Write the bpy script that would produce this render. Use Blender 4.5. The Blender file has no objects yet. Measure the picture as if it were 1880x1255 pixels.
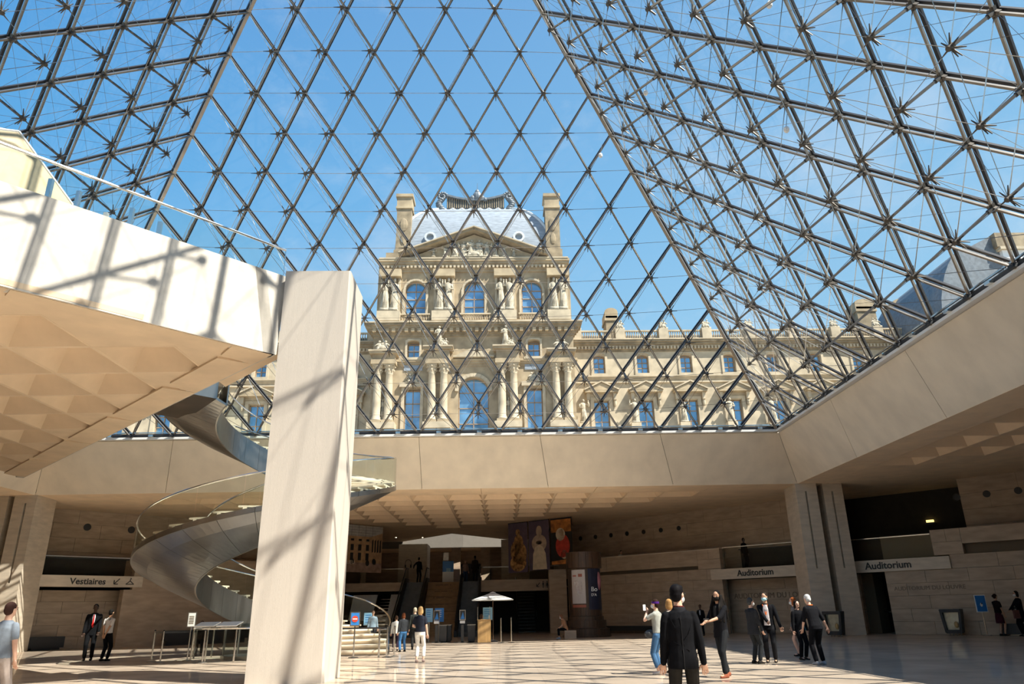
import bpy, bmesh, math, random
from mathutils import Vector, Matrix
V = Vector
S = bpy.context.scene
COL = S.collection
random.seed(7)
F = -9.70                      # lobby floor level, courtyard is z = 0
# ---------------------------------------------------------------- camera
cam_d = bpy.data.cameras.new('camera'); cam = bpy.data.objects.new('camera', cam_d); COL.objects.link(cam)
S.camera = cam
yaw, pit, rol = 0.0300317552, 0.343001507, -0.0199311097
fw = V((math.sin(yaw)*math.cos(pit), math.cos(yaw)*math.cos(pit), math.sin(pit)))
r0 = V((math.cos(yaw), -math.sin(yaw), 0)); u0 = r0.cross(fw)
rt = math.cos(rol)*r0 + math.sin(rol)*u0; up = -math.sin(rol)*r0 + math.cos(rol)*u0
CAM = V((4.05084, -16.62371, -8.35719))
FPX = 1316.22367; PX, PY = 957.36, 653.01
cam.matrix_world = Matrix(((rt.x, up.x, -fw.x, CAM.x), (rt.y, up.y, -fw.y, CAM.y), (rt.z, up.z, -fw.z, CAM.z), (0, 0, 0, 1)))
cam_d.sensor_width = 36; cam_d.lens = 36*FPX/1880
cam_d.shift_x = (940-PX)/1880; cam_d.shift_y = (PY-627.5)/1880
cam_d.clip_start = 0.05; cam_d.clip_end = 1000
def inview(p, m=40):
    d = V(p)-CAM; z = d.dot(fw)
    if z < .3: return False
    x = PX+FPX*d.dot(rt)/z; y = PY-FPX*d.dot(up)/z
    return -m < x < 1880+m and -m < y < 1255+m
# ---------------------------------------------------------------- sky, sun, exposure
SUN = V((0.62, -0.38, 1.0)).normalized()
w = bpy.data.worlds.new('sky'); S.world = w; w.use_nodes = True
nt = w.node_tree; nt.nodes.clear()
def nn(t, **k):
    n = nt.nodes.new(t)
    for a, b in k.items(): setattr(n, a, b)
    return n
tc = nn('ShaderNodeTexCoord'); sp = nn('ShaderNodeSeparateXYZ'); nt.links.new(tc.outputs['Generated'], sp.inputs[0])
rz = nn('ShaderNodeValToRGB'); nt.links.new(sp.outputs['Z'], rz.inputs[0])
cr = rz.color_ramp; cr.elements[0].position = 0.0; cr.elements[0].color = (.52, .72, .87, 1)
cr.elements[1].position = .80; cr.elements[1].color = (.034, .235, .68, 1)
for pos, c in ((.30, (.33, .64, .93, 1)), (.52, (.095, .41, .84, 1))):
    e = cr.elements.new(pos); e.color = c
# lighter towards the sun's side
dt = nn('ShaderNodeVectorMath', operation='DOT_PRODUCT'); nt.links.new(tc.outputs['Generated'], dt.inputs[0]); dt.inputs[1].default_value = (0.75, 0.35, 0.2)
mr = nn('ShaderNodeMapRange'); nt.links.new(dt.outputs['Value'], mr.inputs[0])
mr.inputs[1].default_value = -.3; mr.inputs[2].default_value = .8; mr.inputs[3].default_value = 0; mr.inputs[4].default_value = .55
mx = nn('ShaderNodeMix', data_type='RGBA'); nt.links.new(mr.outputs[0], mx.inputs[0]); nt.links.new(rz.outputs[0], mx.inputs[6]); mx.inputs[7].default_value = (.46, .74, .95, 1)
no = nn('ShaderNodeTexNoise'); mp = nn('ShaderNodeMapping'); nt.links.new(tc.outputs['Generated'], mp.inputs[0]); mp.inputs['Scale'].default_value = (2.0, 2.0, 3.6)
nt.links.new(mp.outputs[0], no.inputs[0]); no.inputs['Scale'].default_value = 1.7; no.inputs['Detail'].default_value = 7; no.inputs['Roughness'].default_value = .62
cl = nn('ShaderNodeMapRange'); nt.links.new(no.outputs[0], cl.inputs[0]); cl.inputs[1].default_value = .50; cl.inputs[2].default_value = .80; cl.inputs[4].default_value = .55
m2 = nn('ShaderNodeMix', data_type='RGBA'); nt.links.new(cl.outputs[0], m2.inputs[0]); nt.links.new(mx.outputs[2], m2.inputs[6]); m2.inputs[7].default_value = (.86, .92, 1, 1)
bg = nn('ShaderNodeBackground'); nt.links.new(m2.outputs[2], bg.inputs[0]); bg.inputs[1].default_value = .82
wo = nn('ShaderNodeOutputWorld'); nt.links.new(bg.outputs[0], wo.inputs[0])
sd = bpy.data.lights.new('sun', 'SUN'); sd.energy = 10.5; sd.angle = math.radians(.45); sd.color = (1.0, .93, .82)
so = bpy.data.objects.new('sun', sd); COL.objects.link(so); so.rotation_euler = SUN.to_track_quat('Z', 'Y').to_euler(); so.location = (10, -6, 40)
S.view_settings.view_transform = 'Standard'; S.view_settings.look = 'None'; S.view_settings.gamma = 1
S.view_settings.use_curve_mapping = False; S.view_settings.exposure = 0.25
# ---------------------------------------------------------------- materials
def mat(name, col, rough=.6, metal=0, var=.08, scale=3, bump=0, bscale=None, stretch=(1, 1, 1), spec=.5, var2=None, emit=0):
    m = bpy.data.materials.new(name); m.use_nodes = True; t = m.node_tree; b = t.nodes['Principled BSDF']
    b.inputs['Roughness'].default_value = rough; b.inputs['Metallic'].default_value = metal
    b.inputs['Specular IOR Level'].default_value = spec
    co = t.nodes.new('ShaderNodeTexCoord'); mpn = t.nodes.new('ShaderNodeMapping'); mpn.inputs['Scale'].default_value = stretch
    t.links.new(co.outputs['Object'], mpn.inputs[0])
    if var:
        n = t.nodes.new('ShaderNodeTexNoise'); n.inputs['Scale'].default_value = scale; n.inputs['Detail'].default_value = 5
        t.links.new(mpn.outputs[0], n.inputs[0])
        r = t.nodes.new('ShaderNodeValToRGB'); t.links.new(n.outputs[0], r.inputs[0])
        r.color_ramp.elements[0].position = .3; r.color_ramp.elements[1].position = .7
        c2 = var2 or tuple(c*(1-2*var) for c in col)
        r.color_ramp.elements[0].color = (*c2, 1); r.color_ramp.elements[1].color = (*[min(1, c*(1+var)) for c in col], 1)
        t.links.new(r.outputs[0], b.inputs['Base Color'])
    else: b.inputs['Base Color'].default_value = (*col, 1)
    if bump:
        n = t.nodes.new('ShaderNodeTexNoise'); n.inputs['Scale'].default_value = bscale or scale*6; n.inputs['Detail'].default_value = 4
        t.links.new(mpn.outputs[0], n.inputs[0]); bp = t.nodes.new('ShaderNodeBump'); bp.inputs['Strength'].default_value = bump; bp.inputs['Distance'].default_value = .02
        t.links.new(n.outputs[0], bp.inputs['Height']); t.links.new(bp.outputs[0], b.inputs['Normal'])
    if emit:
        b.inputs['Emission Color'].default_value = (*col, 1); b.inputs['Emission Strength'].default_value = emit
    return m
def glassmat(name, tint, k=1.0, rough=0.0):
    m = bpy.data.materials.new(name); m.use_nodes = True; t = m.node_tree; t.nodes.clear()
    o = t.nodes.new('ShaderNodeOutputMaterial'); tr = t.nodes.new('ShaderNodeBsdfTransparent'); tr.inputs[0].default_value = (*tint, 1)
    gl = t.nodes.new('ShaderNodeBsdfGlossy'); gl.inputs['Roughness'].default_value = rough
    fr = t.nodes.new('ShaderNodeFresnel'); fr.inputs[0].default_value = 1.35
    mm = t.nodes.new('ShaderNodeMath'); mm.operation = 'MULTIPLY'; mm.inputs[1].default_value = k; gm = t.nodes.new('ShaderNodeNewGeometry'); bf = t.nodes.new('ShaderNodeMath'); bf.operation = 'SUBTRACT'; bf.inputs[0].default_value = 1; t.links.new(gm.outputs['Backfacing'], bf.inputs[1])
    m0 = t.nodes.new('ShaderNodeMath'); m0.operation = 'MULTIPLY'; t.links.new(fr.outputs[0], m0.inputs[0]); t.links.new(bf.outputs[0], m0.inputs[1]); t.links.new(m0.outputs[0], mm.inputs[0])
    mi = t.nodes.new('ShaderNodeMixShader'); t.links.new(mm.outputs[0], mi.inputs[0]); t.links.new(tr.outputs[0], mi.inputs[1]); t.links.new(gl.outputs[0], mi.inputs[2])
    t.links.new(mi.outputs[0], o.inputs[0]); return m
M = {}
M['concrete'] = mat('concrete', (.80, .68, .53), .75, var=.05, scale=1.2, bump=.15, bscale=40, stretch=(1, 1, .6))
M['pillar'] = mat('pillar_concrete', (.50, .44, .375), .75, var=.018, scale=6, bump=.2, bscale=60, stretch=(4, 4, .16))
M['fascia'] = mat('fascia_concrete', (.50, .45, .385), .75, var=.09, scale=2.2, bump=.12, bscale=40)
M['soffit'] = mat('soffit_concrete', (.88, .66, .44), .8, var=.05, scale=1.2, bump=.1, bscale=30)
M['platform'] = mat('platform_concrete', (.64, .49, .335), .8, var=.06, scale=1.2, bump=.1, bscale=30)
M['skywall'] = mat('skylight_wall', (.20, .185, .16), .8, var=.03)
M['seam'] = mat('seam_shadow_gap', (.16, .12, .08), .9, var=0)
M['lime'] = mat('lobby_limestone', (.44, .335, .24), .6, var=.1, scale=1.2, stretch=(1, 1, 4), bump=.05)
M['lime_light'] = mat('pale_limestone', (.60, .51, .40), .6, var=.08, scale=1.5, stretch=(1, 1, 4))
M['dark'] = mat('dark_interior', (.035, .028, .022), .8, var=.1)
M['black'] = mat('black_metal', (.02, .02, .022), .45, var=0)
M['steel'] = mat('brushed_steel', (.42, .41, .39), .33, 1, var=.1, scale=5)
M['mullion'] = mat('mullion_steel', (.30, .27, .235), .38, .75, var=.1, scale=2)
M['hub'] = mat('hub_metal', (.10, .085, .07), .45, .6, var=.1)
M['frame_black'] = mat('glazing_channel', (.035, .035, .04), .4, .2, var=0)
M['chrome'] = mat('polished_steel', (.78, .78, .76), .16, 1, var=0)
M['stair_steel'] = mat('spiral_steel', (.33, .325, .315), .30, 1, var=.12, scale=.7, stretch=(1, 1, .3))
M['tread'] = mat('stair_limestone', (.66, .56, .43), .5, var=.06)
M['glass'] = glassmat('pyramid_glass', (.965, .985, .99), 1.0)
M['railglass'] = glassmat('balustrade_glass', (.95, .975, .96), .8)
M['plaza'] = mat('courtyard_paving', (.42, .38, .32), .8, var=.1, scale=.5)
M['white'] = mat('white_enamel', (.80, .79, .77), .5, var=.02)
M['blue'] = mat('blue_panel', (.03, .20, .55), .4, var=.05)
M['red'] = mat('red_print', (.62, .06, .03), .5, var=0)
M['wood'] = mat('oak_veneer', (.46, .27, .10), .5, var=.15, scale=2, stretch=(8, 8, .6))
M['darkwood'] = mat('dark_wood', (.075, .04, .022), .4, var=.25, scale=2, stretch=(8, 8, .5))
M['canvas'] = mat('parasol_canvas', (.62, .61, .58), .9, var=.03)
M['ink'] = mat('sign_lettering', (.025, .022, .02), .6, var=0)
M['engrave'] = mat('engraved_lettering', (.20, .15, .11), .8, var=0)
M['pst'] = mat('palace_stone', (.42, .33, .21), .85, var=.14, scale=.8, bump=.3, bscale=3, var2=(.25, .19, .12))
M['pst2'] = mat('palace_stone_pale', (.49, .405, .285), .85, var=.14, scale=.9, bump=.3, bscale=4)
M['pdark'] = mat('palace_stone_weathered', (.30, .235, .15), .9, var=.2, scale=1.3, bump=.5, bscale=3)
M['slate'] = mat('slate_roof', (.27, .31, .36), .55, var=.16, scale=1.5, stretch=(1, 1, 7), bump=.2, bscale=9)
M['lead_shaded_slate'] = mat('lead_and_shaded_slate', (.13, .155, .18), .5, var=.15)
M['zinc'] = mat('zinc_ridge', (.62, .65, .67), .45, .2, var=.08)
M['pane'] = mat('window_pane', (.22, .42, .62), .10, .55, var=.2, scale=.6, spec=.9)
M['frame'] = mat('window_frame', (.40, .26, .155), .6, var=.05)
M['statue'] = mat('statue_stone', (.46, .40, .30), .85, var=.2, scale=3, bump=.3, bscale=9)
# floor: polished stone with fine joints
m = mat('polished_floor', (.50, .405, .315), .11, var=.10, scale=.9, spec=.6); M['floor'] = m
t = m.node_tree; b = t.nodes['Principled BSDF']; br = t.nodes.new('ShaderNodeTexBrick'); co = t.nodes.new('ShaderNodeTexCoord')
t.links.new(co.outputs['Object'], br.inputs[0]); br.inputs['Scale'].default_value = 1; br.offset = 0; br.inputs['Mortar Size'].default_value = .006
br.inputs['Brick Width'].default_value = .975; br.inputs['Row Height'].default_value = .975
br.inputs['Color1'].default_value = (1, 1, 1, 1); br.inputs['Color2'].default_value = (.98, .975, .97, 1); br.inputs['Mortar'].default_value = (.85, .82, .8, 1)
old = b.inputs['Base Color'].links[0].from_socket; mu = t.nodes.new('ShaderNodeMix'); mu.data_type = 'RGBA'; mu.blend_type = 'MULTIPLY'; mu.inputs[0].default_value = 1
t.links.new(old, mu.inputs[6]); t.links.new(br.outputs[0], mu.inputs[7]); t.links.new(mu.outputs[2], b.inputs['Base Color'])
df = t.nodes.new('ShaderNodeBsdfDiffuse'); gl = t.nodes.new('ShaderNodeBsdfGlossy'); gl.inputs['Roughness'].default_value = .035; gl.inputs[0].default_value = (.95, .86, .75, 1)
ms = t.nodes.new('ShaderNodeMixShader'); ms.inputs[0].default_value = .42; t.links.new(mu.outputs[2], df.inputs[0]); t.links.new(df.outputs[0], ms.inputs[1]); t.links.new(gl.outputs[0], ms.inputs[2])
t.links.new(ms.outputs[0], t.nodes['Material Output'].inputs[0]); t.nodes.remove(b)
def cloth(n, c, r=.85): 
    if n not in M: M[n] = mat(n, c, r, var=.1, scale=8, bump=.25, bscale=14, spec=.04)
    return M[n]
# ---------------------------------------------------------------- mesh helpers
class MB:
    def __init__(s): s.v = []; s.f = []; s.m = []; s.k = 0; s.sm = False
    def add(s, vs, fs, k=None):
        o = len(s.v); s.v += [tuple(p) for p in vs]; s.f += [tuple(i+o for i in q) for q in fs]; s.m += [s.k if k is None else k]*len(fs); return s
    def box(s, x0, x1, y0, y1, z0, z1):
        return s.add([(x, y, z) for z in (z0, z1) for x, y in ((x0, y0), (x1, y0), (x1, y1), (x0, y1))],
                     [(3, 2, 1, 0), (4, 5, 6, 7), (0, 1, 5, 4), (1, 2, 6, 5), (2, 3, 7, 6), (3, 0, 4, 7)])
    def obox(s, p, q, w, h, n):      # beam from p to q, width w across, height h along n
        p, q, n = V(p), V(q), V(n).normalized(); d = (q-p).normalized(); a = d.cross(n).normalized()*w/2; n = n*h/2
        vs = [c+sa*a+sn*n for c in (p, q) for sa, sn in ((-1, -1), (1, -1), (1, 1), (-1, 1))]
        return s.add(vs, [(0, 1, 2, 3), (7, 6, 5, 4), (0, 4, 5, 1), (1, 5, 6, 2), (2, 6, 7, 3), (3, 7, 4, 0)])
    def prism(s, poly, ext):
        n = len(poly); e = V(ext); vs = [V(p) for p in poly]+[V(p)+e for p in poly]
        return s.add(vs, [tuple(range(n-1, -1, -1)), tuple(range(n, 2*n))]+[(i, (i+1) % n, n+(i+1) % n, n+i) for i in range(n)])
    def tube(s, p, q, r, n=6, r2=None):
        p, q = V(p), V(q); d = (q-p).normalized(); a = d.orthogonal().normalized(); b = d.cross(a); r2 = r if r2 is None else r2
        vs = [c+(a*math.cos(6.28318*i/n)+b*math.sin(6.28318*i/n))*rr for c, rr in ((p, r), (q, r2)) for i in range(n)]
        return s.add(vs, [tuple(range(n-1, -1, -1)), tuple(range(n, 2*n))]+[(i, (i+1) % n, n+(i+1) % n, n+i) for i in range(n)])
    def path(s, pts, r, n=6):
        for a, b in zip(pts, pts[1:]): s.tube(a, b, r, n)
        return s
    def lathe(s, c, prof, n=12, sx=1, sy=1, a0=0, a1=6.283185):
        full = abs(a1-a0) > 6.2; m_ = n if full else n+1; vs = []
        for r, z in prof:
            for i in range(m_):
                a = a0+(a1-a0)*i/n; vs.append((c[0]+r*sx*math.cos(a), c[1]+r*sy*math.sin(a), c[2]+z))
        fs = []
        for j in range(len(prof)-1):
            for i in range(n):
                i2 = (i+1) % m_; fs.append((j*m_+i, j*m_+i2, (j+1)*m_+i2, (j+1)*m_+i))
        if full: fs += [tuple(range(n-1, -1, -1)), tuple((len(prof)-1)*n+i for i in range(n))]
        return s.add(vs, fs)
    def ell(s, c, r, n=8, m=6, R=None):
        vs = []; c = V(c)
        for j in range(m+1):
            t_ = math.pi*j/m
            for i in range(n):
                a = 6.283185*i/n; p = V((r[0]*math.sin(t_)*math.cos(a), r[1]*math.sin(t_)*math.sin(a), r[2]*math.cos(t_)))
                if R: p = R @ p
                vs.append(c+p)
        return s.add(vs, [(j*n+i, (j+1)*n+i, (j+1)*n+(i+1) % n, j*n+(i+1) % n) for j in range(m) for i in range(n)])
    def loft(s, rings, closed=True):
        n = len(rings[0]); vs = [p for r in rings for p in r]; fs = []
        for j in range(len(rings)-1):
            for i in range(n): fs.append((j*n+i, j*n+(i+1) % n, (j+1)*n+(i+1) % n, (j+1)*n+i))
        if closed: fs += [tuple(range(n-1, -1, -1)), tuple((len(rings)-1)*n+i for i in range(n))]
        return s.add(vs, fs)
    def mesh(s, name, mats, off=(0, 0, 0)):
        me = bpy.data.meshes.new(name); o = V(off)
        me.from_pydata([tuple(V(p)-o) for p in s.v], [], s.f)
        for mt in (mats if isinstance(mats, (list, tuple)) else [mats]): me.materials.append(M[mt] if isinstance(mt, str) else mt)
        if any(s.m): me.polygons.foreach_set('material_index', s.m)
        if s.sm: me.polygons.foreach_set('use_smooth', [True]*len(me.polygons))
        bm = bmesh.new(); bm.from_mesh(me); bmesh.ops.recalc_face_normals(bm, faces=bm.faces); bm.to_mesh(me); bm.free()
        return me
    def build(s, name, mats, parent=None, base=None):
        b = BASE.get(parent.name, V((0, 0, 0))) if parent else (V(base) if base is not None else V((0, 0, 0)))
        o = bpy.data.objects.new(name, s.mesh(name, mats, b)); COL.objects.link(o)
        if parent: o.parent = parent; BASE[o.name] = b
        else: o.location = b; BASE[o.name] = b
        return o
BASE = {}
def tag(o, label=None, cat=None, group=None, kind=None):
    if label: o['label'] = label
    if cat: o['category'] = cat
    if group: o['group'] = group
    if kind: o['kind'] = kind
    return o
def thing(name, loc, label, cat, group=None):
    o = bpy.data.objects.new(name, None); o.empty_display_size = .3; COL.objects.link(o); o.location = loc; BASE[o.name] = V(loc)
    return tag(o, label, cat, group)
def struct(mb, name, mats): return tag(mb.build(name, mats), kind='structure')
def inst(me, name, parent, loc, rz=0, scale=None):     # a part that shares its mesh, loc in world
    o = bpy.data.objects.new(name, me); COL.objects.link(o)
    o.location = V(loc)-(BASE[parent.name] if parent else V((0, 0, 0))); o.rotation_euler = (0, 0, rz)
    if scale: o.scale = scale
    if parent: o.parent = parent
    BASE[o.name] = V(loc); return o
def copy_tree(src, loc, rz=0, label=None, group=None, parent=None):
    c = src.copy(); COL.objects.link(c)
    if parent is None:
        c.location = loc; c.rotation_euler = (0, 0, rz); BASE[c.name] = V(loc)
        if label: c['label'] = label
        if group: c['group'] = group
    else: c.parent = parent
    for ch in list(src.children): copy_tree(ch, None, parent=c)
    return c
def text(body, size, name, matl, parent, origin, xdir, updir, bold=.0, ext=.012, align='LEFT'):
    cu = bpy.data.curves.new('t', 'FONT'); cu.body = body; cu.size = size; cu.extrude = ext; cu.offset = bold; cu.align_x = align; cu.resolution_u = 3
    to = bpy.data.objects.new('t', cu); COL.objects.link(to); bpy.context.view_layer.update()
    dg = bpy.context.evaluated_depsgraph_get(); me = bpy.data.meshes.new_from_object(to.evaluated_get(dg))
    bpy.data.objects.remove(to); bpy.data.curves.remove(cu)
    x = V(xdir).normalized(); u = V(updir).normalized(); n = x.cross(u)
    b = BASE[parent.name]
    me.transform(Matrix(((x.x, u.x, n.x, origin[0]-b.x), (x.y, u.y, n.y, origin[1]-b.y), (x.z, u.z, n.z, origin[2]-b.z), (0, 0, 0, 1))))
    me.materials.clear(); me.materials.append(M[matl]); me.name = name
    o = bpy.data.objects.new(name, me); COL.objects.link(o); o.parent = parent; BASE[o.name] = b; return o
# ================================================================ SETTING
TOPH, TZ, BZ = 17.75, -.25, -2.45
BX, BY = 19.1, 19.7
# lobby floor
fl = MB().box(-42, 42, -24, 54, F-.3, F); struct(fl, 'floor', 'floor')
# courtyard slab with the pyramid opening and the small skylight opening
g = MB()
O = TOPH+.15
g.box(-90, -O, -60, O, -.32, -.02).box(O, 90, -60, O, -.32, -.02).box(-O, O, -60, -O, -.32, -.02)
g.box(-90, -7, O, 90, -.32, -.02).box(7, 90, O, 90, -.32, -.02).box(-7, 7, O, 45.9, -.32, -.02).box(-7, 7, 47.0, 90, -.32, -.02)
tag(g.build('courtyard_paving', 'plaza'), kind='structure')
# flared concrete ring beam round the opening, in separate cast panels
ring = thing('concrete_ring_beam', (0, 0, TZ), 'pale concrete ring beam sloping outwards below the foot of the glass pyramid', 'beam')
def quadslab(mb, a, b, c, d, nrm, th):
    return mb.prism([a, b, c, d], V(nrm)*th)
def ringside(n, P):            # P(u, z01) -> point ; u in -1..1
    k = n
    for i in range(k):
        u0, u1 = -1+2*i/k, -1+2*(i+1)/k
        e = .0006
        a, b, c, d = P(u0+e, 0), P(u1-e, 0), P(u1-e, 1), P(u0+e, 1)
        nr = (b-a).cross(d-a).normalized()
        if nr.dot(V((-a.x, -a.y, 0))) < 0: nr = -nr
        o = MB().prism([a, b, c, d], -nr*.3); o.build('panel', 'concrete', ring)
    a, b, c, d = P(-1, 0), P(1, 0), P(1, 1), P(-1, 1)
    nr = (b-a).cross(d-a).normalized()
    if nr.dot(V((-a.x, -a.y, 0))) < 0: nr = -nr
    MB().prism([p-nr*.06 for p in (a, b, c, d)], -nr*.3).build('backing', 'seam', ring)
def L2(a, b, t): return a+(b-a)*t
def side(ax, sg, bo):
    def P(u, t):
        hw = L2(TOPH, BX if ax == 'y' else BY, t); o = L2(TOPH, bo, t); zz = L2(TZ, BZ, t)
        return V((u*hw, sg*o, zz)) if ax == 'y' else V((sg*o, u*hw, zz))
    return P
ringside(6, side('y', 1, BY)); ringside(6, side('x', 1, BX)); ringside(6, side('x', -1, BX)); ringside(6, side('y', -1, BY))
# ceiling: margin panels, coffers, plain areas
ceil = MB()
Cx, Cy, mod = .045, .475, 1.95
RY0, RX0 = 21.65, 20.75
z0, z1 = BZ, BZ+.25
ceil.box(-42, -19.1, -24, 21.65, z0+.03, z1) if False else None
def rect(x0, x1, y0, y1, zz=0): ceil.box(x0, x1, y0, y1, z0+zz, z1+zz)
# far zone rows
cells = []
for k in range(8):
    y = RY0+k*mod; hw = (7-k)*mod+mod/2
    rect(-42, Cx-hw, y, y+mod); rect(Cx+hw, 42, y, y+mod)
    for i in range(15-2*k): cells.append((Cx-hw+i*mod, y))
# right zone columns
for k in range(8):
    x = RX0+k*mod; hw = (7-k)*mod+mod/2
    rect(x, x+mod, -24, Cy-hw); rect(x, x+mod, Cy+hw, RY0)
    for i in range(15-2*k): cells.append((x, Cy-hw+i*mod))
rect(RX0+8*mod, 42, -24, RY0)
rect(-42, -20.75, -24, RY0)
YE = RY0+8*mod
AP = 41.2
# far ceiling with a wedge cut for the skylight
ceil.prism([(-42, YE, z0), (42, YE, z0), (42, 54, z0), (9.8, 54, z0), (Cx, AP, z0), (-9.8, 54, z0), (-42, 54, z0)], (0, 0, .25))
ce = struct(ceil, 'ceiling', 'soffit')
mp_ = thing('ceiling_margin', (0, 0, BZ), 'plain concrete soffit border running round the opening under the ring beam', 'soffit')
def edgepanels(p, q, w, inward, n, par, name='margin_panel', th=.2, zz=0, m='soffit'):
    p, q, iw = V(p), V(q), V(inward).normalized()
    L = (q-p).length; d = (q-p)/L
    for i in range(n):
        a = p+d*(L*i/n+.012); b = p+d*(L*(i+1)/n-.012)
        MB().prism([a, b, b+iw*w, a+iw*w], (0, 0, th)).build(name, m, par)
for yy, s_, W in ((BY, 1, RY0-BY),):
    edgepanels((-20.7, yy+.012, z0), (20.7, yy+.012, z0), W-.02, (0, 1, 0), 7, mp_)
for s_ in (1, -1):
    edgepanels((s_*(BX+.012), -19.6, z0), (s_*(BX+.012), 19.68, z0), RX0-BX-.02, (s_, 0, 0), 7, mp_)
edgepanels((-20.7, -19.72, z0), (20.7, -19.72, z0), 4.2, (0, -1, 0), 7, mp_)
bk = MB().box(-20.8, 20.8, BY, RY0, z0+.1, z0+.3).box(BX, 20.8, -24, BY, z0+.1, z0+.3).box(-20.8, -BX, -24, BY, z0+.1, z0+.3); bk.build('backing', 'seam', mp_)
# one coffer: flat rib frame and a deep hollow pyramid
def coffer_mesh(a=mod, rib=.055, dp=1.12, top=.14):
    mb = MB(); r = rib; o = [(0, 0), (a, 0), (a, a), (0, a)]; i = [(r, r), (a-r, r), (a-r, a-r), (r, a-r)]
    c = a/2; tt = [(c-top, c-top), (c+top, c-top), (c+top, c+top), (c-top, c+top)]
    vs = [(x, y, 0) for x, y in o]+[(x, y, 0) for x, y in i]+[(x, y, dp) for x, y in tt]
    fs = [(j, (j+1) % 4, 4+(j+1) % 4, 4+j) for j in range(4)]+[(4+j, 4+(j+1) % 4, 8+(j+1) % 4, 8+j) for j in range(4)]+[(8, 9, 10, 11)]
    vs += [(x, y, .1) for x, y in o]; fs += [(j, 12+j, 12+(j+1) % 4, (j+1) % 4) for j in range(4)]
    # outer skin so that it has thickness
    vs += [(c-top-.1, c-top-.1, dp+.12), (c+top+.1, c-top-.1, dp+.12), (c+top+.1, c+top+.1, dp+.12), (c-top-.1, c+top+.1, dp+.12)]
    fs += [(12+j, 16+j, 16+(j+1) % 4, 12+(j+1) % 4) for j in range(4)]+[(19, 18, 17, 16)]
    return mb.add(vs, fs).mesh('coffer', 'soffit')
COF = coffer_mesh(); COFP = coffer_mesh(); COFP.materials.clear(); COFP.materials.append(M['platform'])
for x, y in cells: inst(COF, 'coffer', ce, (x, y, z0))
# ---------------------------------------------------------------- belvedere platform
pl = thing('entrance_platform', (-1.5, .05, 0), 'triangular concrete entrance platform jutting in from the left above the lobby', 'platform')
def dn(t, flare): # near edge point at distance along; direction (-1,-1)
    return t
e1, e2 = V((-.7071, -.7071, 0)), V((-.7071, .7071, 0))
n1, n2 = V((.7071, -.7071, 0)), V((.7071, .7071, 0))
tip = V((-1.5, .05, 0)); PZ = -2.3
def edge_pt(e, n, t, zz, fl): return tip+e*t+n*fl+V((0, 0, zz))
for e, n, nm in ((e1, n1, 'fascia_panel'), (e2, n2, 'fascia_panel')):
    k = 3 if e is e1 else 4; L = 22.4
    for i in range(k):
        t0, t1 = (0.02 if i == 0 else L*i/k+.015), L*(i+1)/k
        tt_, tb_ = ((-.28, -.04) if e is e1 else (.3, 0)) if i == 0 else (t0, t0)
        a, b = edge_pt(e, n, tt_, 0, -.30), edge_pt(e, n, t1, 0, -.30)
        c, d = edge_pt(e, n, t1, PZ, 0), edge_pt(e, n, tb_, PZ, 0)
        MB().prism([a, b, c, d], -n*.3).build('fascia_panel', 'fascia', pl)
MB().prism([tip+V((-.6, 0, -.03)), tip+e1*22.6+V((-.6, 0, -.03)), tip+e2*22.6+V((-.6, 0, -.03))], (0, 0, -.25)).build('platform_floor', 'plaza', pl)
hw = lambda x: (-1.5-x)   # half width at x
mbs = MB()
CC = .475; xs = -3.68
zz = PZ
def flat(poly): mbs.prism([(x, y, zz+.04) for x, y in poly], (0, 0, .12))
flat([(-1.45, CC-.3), (-1.45, CC-.1), (xs, CC+2.3), (xs, CC-2.3)])
for k in range(7):
    xa, xb = xs-k*mod, xs-(k+1)*mod; h = (k+.5)*mod
    flat([(xa, CC+h), (xa, .05+hw(xa)), (xb, .05+hw(xb)), (xb, CC+h)])
    flat([(xa, CC-h), (xb, CC-h), (xb, .05-hw(xb)), (xa, .05-hw(xa))])
    for i in range(2*k+1): inst(COFP, 'coffer', pl, (xb, CC-h+i*mod, zz+.035))
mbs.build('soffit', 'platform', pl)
# proud border panels with joints
for e, n, k in ((e1, n1, 4), (e2, n2, 5)):
    L = 22
    for i in range(k):
        t0 = (1.0 if i == 0 else L*i/k)+.02; t1 = L*(i+1)/k-.02
        a = edge_pt(e, n, t0, PZ-.012, -.05); b = edge_pt(e, n, t1, PZ-.012, -.05); iw = -n
        wd = .85; m1 = .35
        MB().prism([a+e*0, b, b+e*0+iw*.42, b-e*m1+iw*wd, a+e*m1*.4+iw*wd], (0, 0, .05)).build('border_panel', 'platform', pl)
MB().prism([tip+V((-.07, 0, PZ-.012)), tip+V((-.07, 0, PZ-.012))+e1*.98, tip+V((-1.3, 0, PZ-.012)), tip+V((-.07, 0, PZ-.012))+e2*.98], (0, 0, .05)).build('border_panel', 'platform', pl)
# ---------------------------------------------------------------- big pillar
pi = thing('concrete_pillar', (-.62, .93, F), 'tall square board-marked concrete pillar carrying the tip of the entrance platform', 'pillar')
x0, x1, y0, y1 = -1.45, .20, .12, 1.78
MB().prism([(x0, y0, F), (x1-.04, y0, F), (x1, y0+.04, F), (x1, y1, F), (x0, y1, F)], (0, 0, -F)).build('shaft', 'pillar', pi)
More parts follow.
